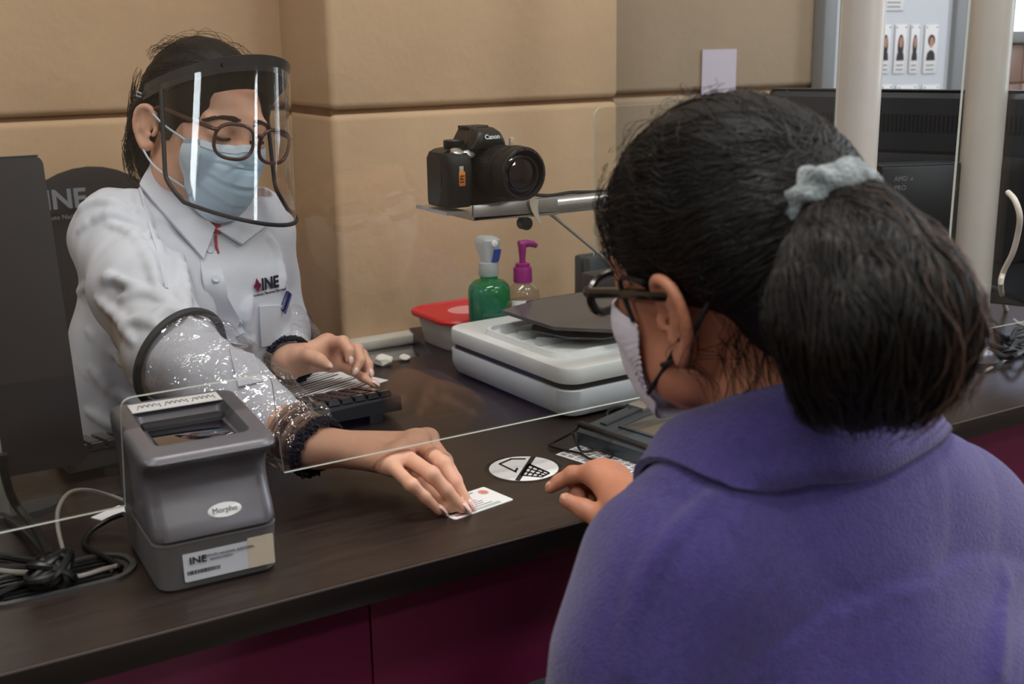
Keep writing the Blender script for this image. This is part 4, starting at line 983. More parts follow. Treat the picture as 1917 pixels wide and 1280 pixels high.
def strand_set(f, starts, ends, K, off0, off1, curl, seed, lift=None):
    r_ = np.random.default_rng(seed); A = np.asarray(starts); B_ = np.asarray(ends); u = np.linspace(0, 1, K)[None, :, None]
    L = A[:, None]*(1-u)+B_[:, None]*u
    N = len(A); flat = L.reshape(-1, 3); off = (off0+(off1-off0)*r_.random((N, 1)))*np.ones((1, K)); P = f.project(flat, 0, 6)
    g = f.grad(P); g /= np.maximum(np.linalg.norm(g, axis=1, keepdims=True), 1e-6); P = (P+g*off.reshape(-1, 1)).reshape(N, K, 3)
    ph = r_.uniform(0, 6.28, (N, 1, 3)); fr = r_.uniform(4, 10, (N, 1, 1)); P += curl*np.sin(fr*u+ph)*np.sqrt(u)*r_.random((N, 1, 1))
    if lift is not None: P = P+lift(u, N, r_)
    return P
def loc(M, pts): return np.array([M @ Vector(p) for p in pts])

# ------------------------------------------------------------------ the clerk
cl = thing('person', 'person in a white shirt, face shield and blue mask reaching over the counter', 'person', (.49, 1.80, 0))
HM = headmat((.505, 1.705, 1.140), 199, 11, -10, 1.0)
RS = Pd(226, 446, 1.70); LS = Pd(466, 430, 1.83); EL = Pd(322, 662, 1.50); WR = Pz(594, 838, .800)
LE = Vector((.625, 1.80, .80)); LW = Pd(545, 676, 1.745)
NB = Vector((.478, 1.755, 1.02))
# joints of the right hand (fingertips on the card) and the left hand (over the sheet)
rm = [Pz(800, 820, .798), Pz(779, 825, .806), Pz(749, 848, .806), Pz(731, 870, .800)]
rf = [[Pz(832, 862, .786), Pz(852, 898, .772), Pz(868, 930, .759)],
      [Pz(828, 868, .797), Pz(851, 903, .780), Pz(876, 943, .758)],
      [Pz(808, 888, .797), Pz(836, 918, .779), Pz(866, 951, .758)],
      [Pz(770, 908, .792), Pz(795, 930, .777), Pz(822, 956, .758)]]
rt = [Pz(655, 850, .784), Pz(735, 872, .776), Pz(800, 915, .768), Pz(842, 948, .759)]
lm_ = [Pd(612, 640, 1.765), Pd(622, 648, 1.785), Pd(628, 662, 1.79), Pd(625, 681, 1.783)]
lf = [[Pd(642, 640, 1.745), Pd(654, 656, 1.735), Pd(654, 674, 1.733)],
      [Pd(668, 654, 1.768), Pd(675, 674, 1.756), Pd(664, 694, 1.748)],
      [Pd(677, 664, 1.788), Pd(689, 682, 1.778), Pd(692, 698, 1.772)],
      [Pd(654, 691, 1.777), Pd(678, 706, 1.768), Pz(701, 720, .7590)]]
lt = [Pd(560, 668, 1.728), Pd(580, 667, 1.708), Pd(597, 674, 1.702), Pd(612, 684, 1.703)]
b = Sdf(); head_prims(b, HM, (Vector((.493, 1.735, 1.055)), NB))
b.chain([RS, (RS+LS)/2+Vector((0, 0, .015)), LS], [.045, .055, .045], .04)
b.ell((.49, 1.735, .90), (.13, .08, .15), .04); b.ell((.49, 1.74, .72), (.125, .09, .17), .04)
b.chain([RS, EL], [.046, .038], .02); b.chain([LS, LE], [.045, .037], .02)
b.cone(EL, EL.lerp(WR, .75), .038, .030, .02); b.cone(LE, LE.lerp(LW, .7), .037, .030, .02)
hand_prims(b, WR, EL.lerp(WR, .72), rm, rf, rt, (0.1, .35, .93))
hand_prims(b, LW, LE.lerp(LW, .7), lm_, lf, lt, (-.1, .5, .85))
mesh_sdf(b, .0026, 'body', SKIN, cl)
for i, f_ in enumerate(rf[1:]): nail('fingernail', cl, f_[1], f_[2], (.25, -.25, .9), .0050, .017, NAILM)
nail('fingernail', cl, rf[0][1], rf[0][2], (.3, -.1, .9), .0048, .015, NAILM)
for i, f_ in enumerate(lf): nail('fingernail', cl, f_[1], f_[2], (.35, -.75, .45) if i < 3 else (.1, -.3, .9), .0046, .013, NAILM)
nail('fingernail', cl, lt[2], lt[3], (.1, -.6, .75), .0052, .014, NAILM)
# trousers and shoes under the counter
t = Sdf(); t.ell((.49, 1.82, .56), (.175, .14, .12), .04)
for sx, y in ((-.09, 1.44), (.09, 1.42)):
    k_ = Vector((.49+sx, y, .53)); t.chain([Vector((.49+sx, 1.80, .55)), k_, Vector((.49+sx, y+.06, .09))], [.085, .068, .048], .03)
mesh_sdf(t, .009, 'trousers', TROUSER, cl)
for sx, y in ((-.09, 1.44), (.09, 1.42)):
    t = Sdf(); t.chain([Vector((.49+sx, y+.075, .045)), Vector((.49+sx, y-.04, .04)), Vector((.49+sx, y-.12, .032))], [.044, .040, .030], .02); t.half((0, 0, .002), (0, 0, -1), .004, 9); mesh_sdf(t, .006, 'shoe', SHOE, cl)
# shirt
s = Sdf()
NC = HM @ Vector((0, -.028, -.10))
s.chain([RS, RS.lerp(NB, .55)+Vector((0, 0, .012)), NB+Vector((0, 0, -.005)), LS.lerp(NB, .55)+Vector((0, 0, .012)), LS], [.062, .052, .058, .052, .062], .05)
s.ell((.475, 1.725, .905), (.138, .100, .16), .05); s.ell((.468, 1.735, .74), (.140, .118, .20), .06)
s.ell((.392, 1.765, .73), (.105, .105, .22), .05); s.ell((.425, 1.662, .895), (.060, .046, .066), .05); s.ell((.535, 1.668, .888), (.060, .046, .066), .05)
s.chain([RS, RS.lerp(EL, .5)+Vector((-.006, .0, .002)), EL], [.066, .061, .056], .03)
s.chain([EL, EL.lerp(WR, .45), EL.lerp(WR, .74)], [.056, .047, .037], .02)
s.chain([LS, LE], [.064, .056], .03); s.chain([LE, LE.lerp(LW, .8)], [.054, .036], .02)
s.chain([NB+Vector((0, -.004, -.02)), NC], [.066, .059], .02)
fold = [[(150, 430), (205, 402), (262, 420)], [(148, 395), (190, 375), (240, 392)], [(230, 620), (262, 600), (300, 612)], [(225, 560), (275, 548), (318, 566)], [(128, 470), (165, 452), (215, 470)], [(140, 515), (185, 500), (235, 512)], [(150, 545), (205, 520), (262, 540)], [(296, 560), (330, 548), (352, 580)], [(288, 600), (320, 580), (356, 600)],
        [(205, 420), (250, 440), (285, 500), (300, 560)], [(255, 360), (275, 420), (300, 470)], [(330, 470), (345, 520), (350, 570)], [(395, 520), (420, 560), (430, 610)], [(165, 620), (215, 660), (255, 720)], [(170, 690), (220, 740), (260, 760)], [(165, 770), (205, 790), (230, 800)],
        [(470, 560), (460, 600), (470, 650)], [(400, 600), (440, 630), (470, 640)], [(180, 560), (225, 600), (250, 640)], [(500, 440), (520, 480), (528, 540)]]
extra = []
for f_ in fold:
    H = [s.hit(*q)[0] for q in f_]
    if all(h_ is not None for h_ in H): extra.append(spline(H, 3))
for P_ in extra: s.chain([p+Vector((0, 0, .0)) for p in P_], [.0018+.0046*math.sin(PI*(i+.3)/len(P_)) for i in range(len(P_))], .0095)
s.disp = lambda P: wob(P, .0007, 36, 3)
hole = Sdf()
s.half(NC+Vector((0, 0, .0)), (HM.to_3x3() @ Vector((0, -.25, 1))), .004, .10)
s.half((.49, 1.74, .585), (0, 0, -1), .004, .4)
mesh_sdf(s, .0034, 'shirt', SHIRT, cl, smooth=1)
# collar leaves, button strip, buttons, pocket, badge
nk = Sdf(); nk.p = [p for p in s.p if not p[4]]; nk.disp = None
patch('collar_leaf', nk, [(287, 312), (400, 428), (378, 486), (262, 352)], 10, 5, .0035, SHIRT, cl, .004)
patch('collar_leaf', nk, [(402, 430), (462, 408), (500, 418), (450, 460)], 7, 4, .0035, SHIRT, cl, .004)
ribbon('button_strip', nk, [(392, 470), (396, 510), (410, 560), (428, 600), (452, 660), (470, 720)], .030, .0016, SHIRT, cl, .0012, 4)
ribbon('shoulder_seam', nk, [(262, 352), (280, 420), (300, 480), (312, 540)], .004, .0012, SHIRT, cl, .0005, 4)
for q in ((403, 524), (449, 604), (392, 468)):
    p_, n = nk.hit(*q); MB().lathe([(.0052, 0), (.0056, .0008), (.005, .0016), (.003, .0013), (0, .0013)], 20, M=frame(p_+n*.0026, n.orthogonal(), n.cross(n.orthogonal()))).build('button', mat('button', (190, 196, 210), .3), cl, world=True)
patch('pocket', nk, [(484, 573), (541, 570), (541, 640), (488, 648)], 5, 5, .0018, SHIRT, cl, .0012)
def badge(px, py, body, size, m, bold=0, slope=-.22):
    p_, n = nk.hit(px, py); q_, _ = nk.hit(px+12, py+12*slope); return text('shirt_lettering', body, size, frame(p_+n*.0032, q_-p_, Vector((0, 0, 1))), m, cl, world=True, bold=bold)
badge(503, 531, 'INE', .0235, MT['ink'], .0010); badge(503, 547, 'Instituto Nacional Electoral', .0058, MT['ink'], .0001)
p_, n = nk.hit(480, 534); q_, _ = nk.hit(492, 531); fr_ = frame(p_+n*.003, q_-p_, Vector((0, 0, 1)))
b = MB()
for x, y, r_ in ((0, .004, .003), (-.003, -.001, .0032), (.003, -.001, .0032), (0, -.005, .003)): b.lathe([(r_, 0), (r_, .0003)], 14, M=fr_ @ TR((x, y, 0)), sy=1.2)
b.prism([(-.006, -.004), (.006, -.004), (0, .011)], 0, .0003, M=fr_); b.prism([(-.001, -.010), (.001, -.010), (.001, -.003), (-.001, -.003)], 0, .0003, M=fr_)
b.build('shirt_emblem', mat('emblem_red', (150, 34, 60), .7), cl, world=True, smooth=False)
# red lanyard at the open neck
ribbon('neck_ribbon', nk, [(392, 408), (405, 432), (414, 428)], .012, .001, mat('red_ribbon', (170, 40, 62), .7), cl, .003, 3); ribbon('neck_ribbon', nk, [(403, 440), (404, 462), (408, 475)], .003, .001, mat('red_ribbon2', (170, 40, 62), .7), cl, .003, 3)
# pen in the pocket
p_, n = nk.hit(527, 577); pd_ = (nk.hit(537, 545)[0]-p_).normalized(); o_ = p_+n*.001
pn = MB().tube([o_-pd_*.004, o_+pd_*.012, o_+pd_*.026, o_+pd_*.030], [.0045, .0052, .0052, .003], 14).build('pocket_pen', MT['bluepen'], None); tag(pn, 'dark blue pen clipped in the shirt pocket of the clerk', 'pen')
pc_ = MB().tube([o_+pd_*.029+n*.003, o_+pd_*.026+n*.008, o_-pd_*.008+n*.0075], .0016, 8).build('clip', MT['bluepen'], pn)
# plastic oversleeves with elastic bands and lace cuffs
PL = clear('clear_vinyl', (.98, .975, .985), .15, .14, .03, bump=.9, bscale=26, power=3, crease=34)
BAND = mat('dark_band', (52, 54, 58), .7); LACE = mat('black_lace', (24, 22, 26), .8); TAN = mat('tan_lace', (150, 122, 108), .8)
def sleeve(A, B, u0, u1, r0, r1, rmid, seed):
    ax = (B-A); L = ax.length; ax = ax.normalized(); e1 = ax.orthogonal().normalized(); e2 = ax.cross(e1); R = []; rs_ = np.random.default_rng(seed); ph = rs_.uniform(0, 6, 8)
    for i in range(41):
        u = i/40; t_ = u0+(u1-u0)*u; r_ = r0+(rmid-r0)*math.sin(min(u/.35, 1)*PI/2) if u < .35 else rmid+(r1-rmid)*((u-.35)/.65)**1.5
        ring = []
        for j in range(64):
            a = 2*PI*j/64; w_ = .0016*math.sin(3*a+9*u+ph[0])+.0014*math.sin(5*a-14*u+ph[1])+.0011*math.sin(9*a+11*u+ph[2])+.0012*math.sin(23*u+2*a+ph[3])+.0008*math.sin(41*u-4*a+ph[4])
            w_ *= min(1, u*8)*1.4; g = .0018*math.sin(18*a)*max(0, (u-.86)/.14)
            c = A+ax*(L*t_)+(e1*math.cos(a)+e2*math.sin(a))*(r_+w_+g)+Vector((0, 0, -.004*math.sin(PI*u))); ring.append(c)
        R.append(ring)
    o = MB().rings(R, cap=False).build('plastic_sleeve', PL, cl, world=True, ang=180)
    o['label'] = 'clear plastic oversleeve'
    ringp = lambda t_, r_, n=48: [A+ax*(L*t_)+(e1*math.cos(2*PI*j/n)+e2*math.sin(2*PI*j/n))*r_ for j in range(n+1)]
    MB().tube(ringp(u0, r0), .0052, 8, cap=False).build('sleeve_band', BAND, o, world=True)
    b = MB(); lace = []
    n = 150
    for k in range(3):
        pts = [A+ax*(L*(u1-.01+.012*k)+.004*math.sin(47*2*PI*j/n+k))+(e1*math.cos(2*PI*j/n)+e2*math.sin(2*PI*j/n))*(r1+.001+.0025*math.sin(31*2*PI*j/n+k*2)) for j in range(n+1)]
        b.tube(pts, .0026, 5, cap=False)
    b.build('lace_cuff', LACE, o, world=True)
    return ax, e1, e2, L
sleeve(EL, WR, .07, .99, .067, .034, .068, 1)
sleeve(LE, LW, .05, .97, .060, .033, .062, 2)
ax = (WR-EL).normalized(); e1 = ax.orthogonal().normalized(); e2 = ax.cross(e1); L_ = (WR-EL).length
for k, u in enumerate((.82, .86, .90, .94)):
    MB().tube([EL+ax*(L_*u)+(e1*math.cos(2*PI*j/36)+e2*math.sin(2*PI*j/36))*(.0315-.0006*k) for j in range(37)], .0042, 7, cap=False).build('wrist_band', TAN if k % 2 == 0 else mat('brown_lace', (92, 66, 60), .8), cl, world=True)
# mask
def mask_grid(M, nu, nv, grow=1., pleat=.0012, w_=72, bot=-.118, top=-.002, ys=.034):
    G = []
    for i in range(nv+1):
        v = i/nv; row = []
        for j in range(nu+1):
            u = -1+2*j/nu; a = math.radians(w_*u)
            yc = np.interp(v, [0, .12, .3, .55, .8, 1], [.100, .109, .122, .121, .108, .080])
            zc = np.interp(v, [0, 1], [top, bot]); zs = np.interp(v, [0, 1], [-.014, -.074])
            x = .066*grow*math.sin(a)*(1+.03*math.sin(PI*v)); k = math.cos(a)
            k = (k-math.cos(math.radians(w_)))/(1-math.cos(math.radians(w_)))
            y = ys+(yc-ys)*k**.80; z = zs+(zc-zs)*k**.6
            pl = pleat*(1-abs(u)**4)*(((v*4.2+.25*u*u) % 1)-.5)*2
            if abs(u) > .8: y -= .0
            row.append((x, y+pl, z))
        G.append(row)
    return G
def grid_mesh(name, G, M, th, m, parent, label=None):
    nv, nu = len(G), len(G[0]); V = [M @ Vector(p) for r_ in G for p in r_]; nrm = []
    for i in range(nv):
        for j in range(nu):
            a = V[i*nu+min(j+1, nu-1)]-V[i*nu+max(j-1, 0)]; c = V[min(i+1, nv-1)*nu+j]-V[max(i-1, 0)*nu+j]; nrm.append(a.cross(c).normalized())
    b = MB(); n = nu*nv; V2 = [v-n_*th for v, n_ in zip(V, nrm)]; f = []
    for i in range(nv-1):
        for j in range(nu-1): a = i*nu+j; f.append((a, a+1, a+nu+1, a+nu)); f.append((n+a, n+a+nu, n+a+nu+1, n+a+1))
    ed = list(range(nu-1))+[i*nu+nu-1 for i in range(nv-1)]+[(nv-1)*nu+j for j in range(nu-1, 0, -1)]+[i*nu for i in range(nv-1, 0, -1)]
    for i in range(len(ed)): a, c = ed[i], ed[(i+1) % len(ed)]; f.append((a, n+a, n+c, c))
    return b.add(V+V2, f).build(name, m, parent, world=True, ang=60, label=label)
MASK = mat('mask_blue', (184, 208, 228), .75, bump=.04, bscale=900); MASKW = mat('mask_edge', (206, 220, 232), .75)
hd = Sdf(); head_prims(hd, HM, (Vector((.485, 1.735, 1.055)), NB))
def outside(G, M, f, off=.0035):
    P = np.array([M @ Vector(p) for r_ in G for p in r_]); d = f(P, .2); i = np.nonzero(d < off)[0]; P[i] = f.project(P[i], off); Mi = M.inverted(); P = [tuple(Mi @ Vector(p)) for p in P]; n = len(G[0]); return [P[k*n:(k+1)*n] for k in range(len(G))]
G = outside(mask_grid(HM, 40, 44, w_=50, ys=.052, pleat=.0018), HM, hd); mk = grid_mesh('face_mask', G, HM, .0012, MASK, cl, 'pale blue pleated face mask')
def offgrid(G, M, i0, i1, j0, j1, d):
    out = []; nv, nu = len(G), len(G[0])
    for i in range(i0, i1+1):
        row = []
        for j in range(j0, j1+1):
            u = Vector(G[i][min(j+1, nu-1)])-Vector(G[i][max(j-1, 0)]); v = Vector(G[min(i+1, nv-1)][j])-Vector(G[max(i-1, 0)][j]); n = u.cross(v).normalized()
            if n.y < 0 and abs(n.y) > .2: n = -n
            row.append(tuple(Vector(G[i][j])+n*d))
        out.append(row)
    return out
for q in ((0, 4, 0, 40), (41, 44, 0, 40), (0, 44, 0, 2), (0, 44, 38, 40)): grid_mesh('mask_hem', offgrid(G, HM, *q, .0011), HM, .0016, MASKW, mk)
for sx, j in ((1, 40), (-1, 0)):
    for i, e in ((1, (sx*.082, -.010, .014)), (43, (sx*.080, -.018, -.040))):
        a = Vector(G[i][j]); m_ = (a+Vector(e))/2+Vector((sx*(.006 if i == 1 else .013), 0, 0)); MB().tube([HM @ p for p in spline([a, m_, Vector(e)], 5)], .0015, 6).build('ear_loop', MASKW, mk, world=True)
# eyebrows, lowered lashes
BROW = mat('brow', (44, 30, 28), .8)
for sx in (1, -1):
    P_ = b_ = None
    pts = np.array([HM @ Vector((sx*(.012+.040*t_), .092-.020*t_*t_, .026+.011*math.sin(PI*min(t_*.8+.1, 1))-.004*t_)) for t_ in np.linspace(0, 1, 11)])
    r9 = np.random.default_rng(5+sx); N = 230; t9 = r9.random(N)**.9; b9 = r9.uniform(-1, 1, N)
    f9 = lambda t_, o: (sx*(.010+.044*t_), .094-.020*t_*t_, .0275+.010*math.sin(PI*min(t_*.8+.12, 1))-.005*t_+o*.0062*(1-.65*t_))
    a9 = loc(HM, [f9(t, o) for t, o in zip(t9, b9)]); e9 = loc(HM, [f9(t+.16, o*.5+.25*(1-o)*.5) for t, o in zip(t9, b9)])
    strands('eyebrow', strand_set(hd, a9, e9, 6, .0004, .0012, .0002, 50), .00055, BROW, cl, kind='stuff')
    pts = np.array([HM @ Vector((sx*(.018+.030*t_), .092-.006*abs(t_-.5), .0050-.004*math.sin(PI*t_))) for t_ in np.linspace(0, 1, 11)]); pts = hd.project(pts, .0004)
    MB().tube([Vector(p) for p in pts], [.0010]+[.0024]*9+[.0010], 6).build('eyelash', BROW, cl, world=True)
# glasses
FR = mat('brown_frame', (78, 50, 42), .3)
def glasses(M, parent, yb, zc, m, rt=.0021, wl=.056, hl=.043, tem=.070, tip=(.078, -.012, .012), lensm=None, sep=.034, tilt=-6, dark=None):
    g = None
    def rim(sx):
        pts = []
        for k in range(40):
            a = 2*PI*k/40; ex = 2.6; cx, cz = math.cos(a), math.sin(a); r_ = 1/((abs(cx)**ex+abs(cz)**ex)**(1/ex))
            x = sx*sep+cx*r_*wl/2; z = zc+cz*r_*hl/2*(1.0 if cz > 0 else 1.02); x += .0
            pts.append(Vector((x, yb-.14*(x*x)/.07-.05*(zc-z)*0, z)))
        return pts
    root = None
    for sx in (1, -1):
        P_ = rim(sx); P_ = [M @ p for p in P_]+[M @ P_[0]]
        o = MB().tube(P_, rt, 8, cap=False).build('eyeglasses' if root is None else 'rim', m, parent if root is None else root, world=True)
        if root is None: root = o
        MB().add([M @ Vector((sx*sep, yb-.14*sep*sep/.07, zc))]+P_[:-1], [(0, 1+k, 1+(k+1) % 40) for k in range(40)]).build('lens', lensm, root, world=True)
        xo = sx*(sep+wl/2+.001); zt = zc+hl*.28
        MB().tube([M @ p for p in spline([Vector((xo-sx*.003, yb-.14*xo*xo/.07+.001, zt)), Vector((xo+sx*.004, yb-.14*xo*xo/.07-.006, zt)), Vector((sx*(abs(xo)+.009), .05, zt+.002)), Vector((sx*.080, .005, zt+.004)), Vector(tip) if sx > 0 else Vector((-tip[0], tip[1], tip[2]))], 5)], rt*1.15, 8).build('temple', m, root, world=True)
    MB().tube([M @ p for p in spline([Vector((sep-wl/2+.001, yb-.002, zc+hl*.18)), Vector((0, yb+.0035, zc+hl*.28)), Vector((-(sep-wl/2+.001), yb-.002, zc+hl*.18))], 5)], rt*1.1, 8).build('bridge', m, root, world=True)
    return root
LENS = clear('spectacle_lens', (.96, .96, .96), .05, .5)
g_ = glasses(HM, cl, .122, .007, FR, lensm=LENS, wl=.060, hl=.047, sep=.0355, rt=.0026); g_['label'] = 'brown framed eyeglasses'
# hair
hs = Sdf(); 
E_ = lambda c, r, k=.02, op=0: hs.ell(c, r, k, op, HM)
E_((0, -.014, .042), (.081, .086, .088), .02); E_((0, -.046, .0), (.062, .050, .072), .03); E_((.02, -.060, -.055), (.035, .030, .045), .03); E_((-.01, -.060, -.05), (.045, .030, .05), .03)
E_((0, .100, -.012), (.060, .064, .088), .016, 1)
for sx in (1, -1): E_((sx*.086, -.010, -.018), (.022, .030, .036), .010, 1); E_((sx*.058, .055, -.03), (.03, .045, .06), .012, 1)
for sx in (1, -1): E_((sx*.056, .034, .048), (.017, .034, .044), .02); E_((sx*.066, .014, .012), (.010, .014, .030), .02)
hs.disp = lambda P: wob(P, .0005, 90, 8)
mesh_sdf(hs, .0035, 'hair', HAIR, cl, label='black hair gathered at the nape')
rs_ = np.random.default_rng(21); N = 500
th = rs_.uniform(-2.0, 2.0, N); st_ = loc(HM, [(.078*math.sin(a), .045*math.cos(a)+.01, .085-.03*abs(a)/2+rs_.uniform(-.01, .03)) for a in th])
en_ = loc(HM, [(.045*math.sin(a)+rs_.normal(0, .01), -.10, -.01+rs_.normal(0, .025)) for a in th])
strands('hair_strand', strand_set(hs, st_, en_, 14, -.0005, .0016, .0007, 2), .00045, HAIRS, cl, kind='stuff')
N = 160
st_ = loc(HM, [(rs_.uniform(.0, .075), -.085+rs_.normal(0, .012), rs_.uniform(-.03, .06)) for a in range(N)]); en_ = loc(HM, [(rs_.uniform(.01, .09), -.085+rs_.normal(0, .02), rs_.uniform(-.125, -.05)) for a in range(N)])
strands('loose_hair', strand_set(hs, st_, en_, 14, .001, .014, .009, 3), .0004, HAIRS, cl, kind='stuff')
N = 60; th = rs_.uniform(-1.6, 1.9, N)
st_ = loc(HM, [(.06*math.sin(a), .04*math.cos(a)-.01, .11) for a in th]); en_ = loc(HM, [(.085*math.sin(a)+rs_.normal(0, .02), -.06+rs_.normal(0, .03), .10) for a in th])
strands('flyaway_hair', strand_set(hs, st_, en_, 12, .003, .012, .006, 4), .00028, HAIRS, cl, kind='stuff')
# face shield
SH = thing('face_shield', 'clear face shield with a black headband worn by the clerk', 'face shield', HM.translation, rot=HM.to_3x3())
def arc(a, rx, ry, z, y0=0): return Vector((rx*math.sin(a), y0+ry*math.cos(a), z))
b = MB(); A_ = np.linspace(-1.78, 1.78, 49)
zb_ = lambda a: .052+.068*math.cos(a)
b.rings([[arc(a, .088, .120, zb_(a)-.012), arc(a, .090, .122, zb_(a)-.012), arc(a, .091, .123, zb_(a)+.010), arc(a, .089, .121, zb_(a)+.010)] for a in A_]); b.build('headband', mat('band_black', (50, 51, 54), .3), SH, ang=30)
b = MB(); b.rings([[arc(a, .076, .0965, zb_(a)-.042), arc(a, .084, .108, zb_(a)-.030), arc(a, .088, .119, zb_(a)+.002), arc(a, .080, .100, zb_(a)-.004)] for a in np.linspace(-1.2, 1.2, 25)]); b.build('brow_foam', mat('foam', (26, 26, 28), .85), SH)
b = MB(); b.tube([arc(a, .089, .112+.0*a, zb_(a)-.002) for a in np.linspace(1.76, 4.52, 17)], .004, 8); b.build('elastic', mat('elastic', (40, 40, 42), .8), SH)
for a in (-1.62, -.7, .7, 1.62): MB().lathe([(.0032, 0), (.0032, .0012), (.002, .002), (0, .002)], 14, M=frame(arc(a, .0905, .1225, zb_(a)-.001), Vector((math.cos(a), -math.sin(a), 0)), Vector((0, 0, 1)))).build('rivet', MT['black_gloss'], SH)
p0 = arc(1.78, .090, .122, zb_(1.78)); MB().tube([p0+Vector((.0, -.002, -.004)), p0+Vector((.004, -.010, -.002)), p0+Vector((.004, -.010, -.008)), p0+Vector((0, -.003, -.008))], .0012, 6).build('strap_hook', MT['frostw'], SH)
AM = 1.45; zt, zbm = .0, -.150
def vis(a, v):     # v 0 top .. 1 bottom
    top = zb_(a)-.004; bot = -.082-.006*math.cos(a); r_ = 1+.06*v
    return arc(a, .093*r_, .1255*r_, top+(bot-top)*v, .060*v)
VIS = clear('visor_sheet', (.97, .97, .975), .06, .8, .03, power=3)
def amax(v): return AM-(.16*max(0, (v-.80)/.20)**2)*1.6
b = MB(); R = []
for i in range(33):
    v = i/32; R.append([vis(amax(v)*(-1+2*j/48), v) for j in range(49)])
b.rings(R, cap=False, closed=False); b.build('visor', VIS, SH, ang=180)
edge = [vis(-amax(v), v) for v in np.linspace(.04, 1, 20)]+[vis(amax(1)*t_, 1) for t_ in np.linspace(-.97, .97, 30)]+[vis(amax(v), v) for v in np.linspace(1, .04, 20)]
MB().tube(edge, .0031, 8).build('visor_trim', mat('trim_black', (26, 27, 30), .6), SH)

# ------------------------------------------------------------------ the customer
NAIL2 = mat('bare_nail', (206, 150, 128), .35)
cu = thing('person', 'person with a dark ponytail and purple coat seen from behind at the counter', 'person', (.70, .60, 0))
HM2 = headmat((.651, .738, 1.060), 5.5, 8, -8.5, 1.04)
L2 = Pd(1282, 1085, .93); R2 = L2+Vector((.296, .0, -.034)); N2 = L2.lerp(R2, .47)+Vector((-.01, .015, .085))
W2_ = Pd(1186, 952, 1.17); E2 = R2+Vector((.045, .12, -.21)); LE2 = Pd(1185, 1400, .93); LW2 = Vector((.74, .80, .60))
m2 = [Pd(1112, 885, 1.225), Pd(1127, 884, 1.245), Pd(1142, 888, 1.262), Pd(1157, 896, 1.275)]
f2 = [[Pd(1072, 888, 1.235), Pd(1047, 901, 1.240), Pd(1030, 914, 1.240)], [Pd(1088, 893, 1.255), Pd(1078, 915, 1.248), Pd(1088, 934, 1.236)],
      [Pd(1104, 898, 1.268), Pd(1097, 922, 1.262), Pd(1108, 938, 1.25)], [Pd(1120, 906, 1.282), Pd(1116, 930, 1.276), Pd(1126, 944, 1.262)]]
t2 = [Pd(1168, 985, 1.165), Pd(1128, 972, 1.18), Pd(1094, 953, 1.19), Pd(1060, 936, 1.197)]
b = Sdf(); head_prims(b, HM2, es=1.22, neck=(N2.lerp(HM2 @ Vector((0, -.03, -.045)), .45), N2))
b.chain([L2, L2.lerp(R2, .5)+Vector((0, 0, .02)), R2], [.045, .055, .045], .04)
b.ell(L2.lerp(R2, .5)+Vector((0, 0, -.14)), (.14, .09, .18), .04); b.ell((.70, .60, .55), (.15, .11, .16), .04)
b.chain([L2, LE2], [.045, .036], .02); b.chain([R2, E2], [.045, .036], .02); b.cone(E2, E2.lerp(W2_, .78), .036, .030, .02); b.cone(LE2, LW2, .036, .027, .02)
hand_prims(b, W2_, E2.lerp(W2_, .75), m2, f2, t2, (-.05, .25, .95))
lf2 = [LW2+Vector((.02*i-.03, .075, -.01)) for i in range(4)]
hand_prims(b, LW2, LE2.lerp(LW2, .8), lf2, [[p+Vector((0, .035, -.012)), p+Vector((0, .055, -.026)), p+Vector((0, .065, -.042))] for p in lf2], [LW2+Vector((.03, .03, -.005)), LW2+Vector((.045, .06, -.012)), LW2+Vector((.047, .085, -.02))], (0, .1, 1))
mesh_sdf(b, .0028, 'body', SKIN2, cu)
nail('fingernail', cu, t2[2], t2[3], (.1, -.6, .75), .0058, .012, NAIL2); nail('fingernail', cu, f2[0][1], f2[0][2], (0, .2, .95), .0046, .009, NAIL2)
t = Sdf(); t.ell((.70, .59, .53), (.18, .15, .11), .04)
for sx in (-.10, .10):
    t.chain([Vector((.70+sx, .60, .53)), Vector((.70+sx, .92, .53)), Vector((.70+sx, .90, .09))], [.088, .068, .05], .03)
mesh_sdf(t, .010, 'trousers', TROUSER, cu)
for sx in (-.10, .10):
    t = Sdf(); t.chain([Vector((.70+sx, .86, .045)), Vector((.70+sx, .95, .04)), Vector((.70+sx, .985, .032))], [.044, .040, .032], .02); t.half((0, 0, .002), (0, 0, -1), .004, 9); mesh_sdf(t, .006, 'shoe', SHOE, cu)
COAT = mat('purple_wool', (70, 61, 122), .95, var=.14, vscale=160, bump=.35, bscale=420, sheen=.35, spec=.15, detail=6)
c = Sdf(); MID = L2.lerp(R2, .5)
c.chain([L2, L2.lerp(N2, .62)+Vector((0, 0, .004)), N2+Vector((0, -.01, -.03)), R2.lerp(N2, .62)+Vector((0, 0, .004)), R2], [.078, .068, .066, .068, .080], .06)
c.ell(MID+Vector((.012, -.015, -.13)), (.185, .128, .22), .07); c.ell((.70, .605, .58), (.205, .165, .24), .08)
c.chain([L2, L2.lerp(LE2, .5)+Vector((-.008, 0, 0)), LE2], [.074, .070, .064], .04); c.chain([R2, R2.lerp(E2, .5)+Vector((.01, 0, 0)), E2], [.080, .076, .068], .04)
c.chain([E2, E2.lerp(W2_, .5), E2.lerp(W2_, .86)], [.066, .056, .048], .03); c.chain([LE2, LE2.lerp(LW2, .9)], [.066, .048], .03)
c.chain([N2+Vector((0, -.005, -.03)), N2+Vector((-.008, .012, .012))], [.072, .066], .02)
def seam(px, r0, k=.010, op=0):
    H = [c.hit(*q)[0] for q in px]; H = [h_ for h_ in H if h_ is not None]
    if len(H) > 1: return spline(H, 4), r0, k, op
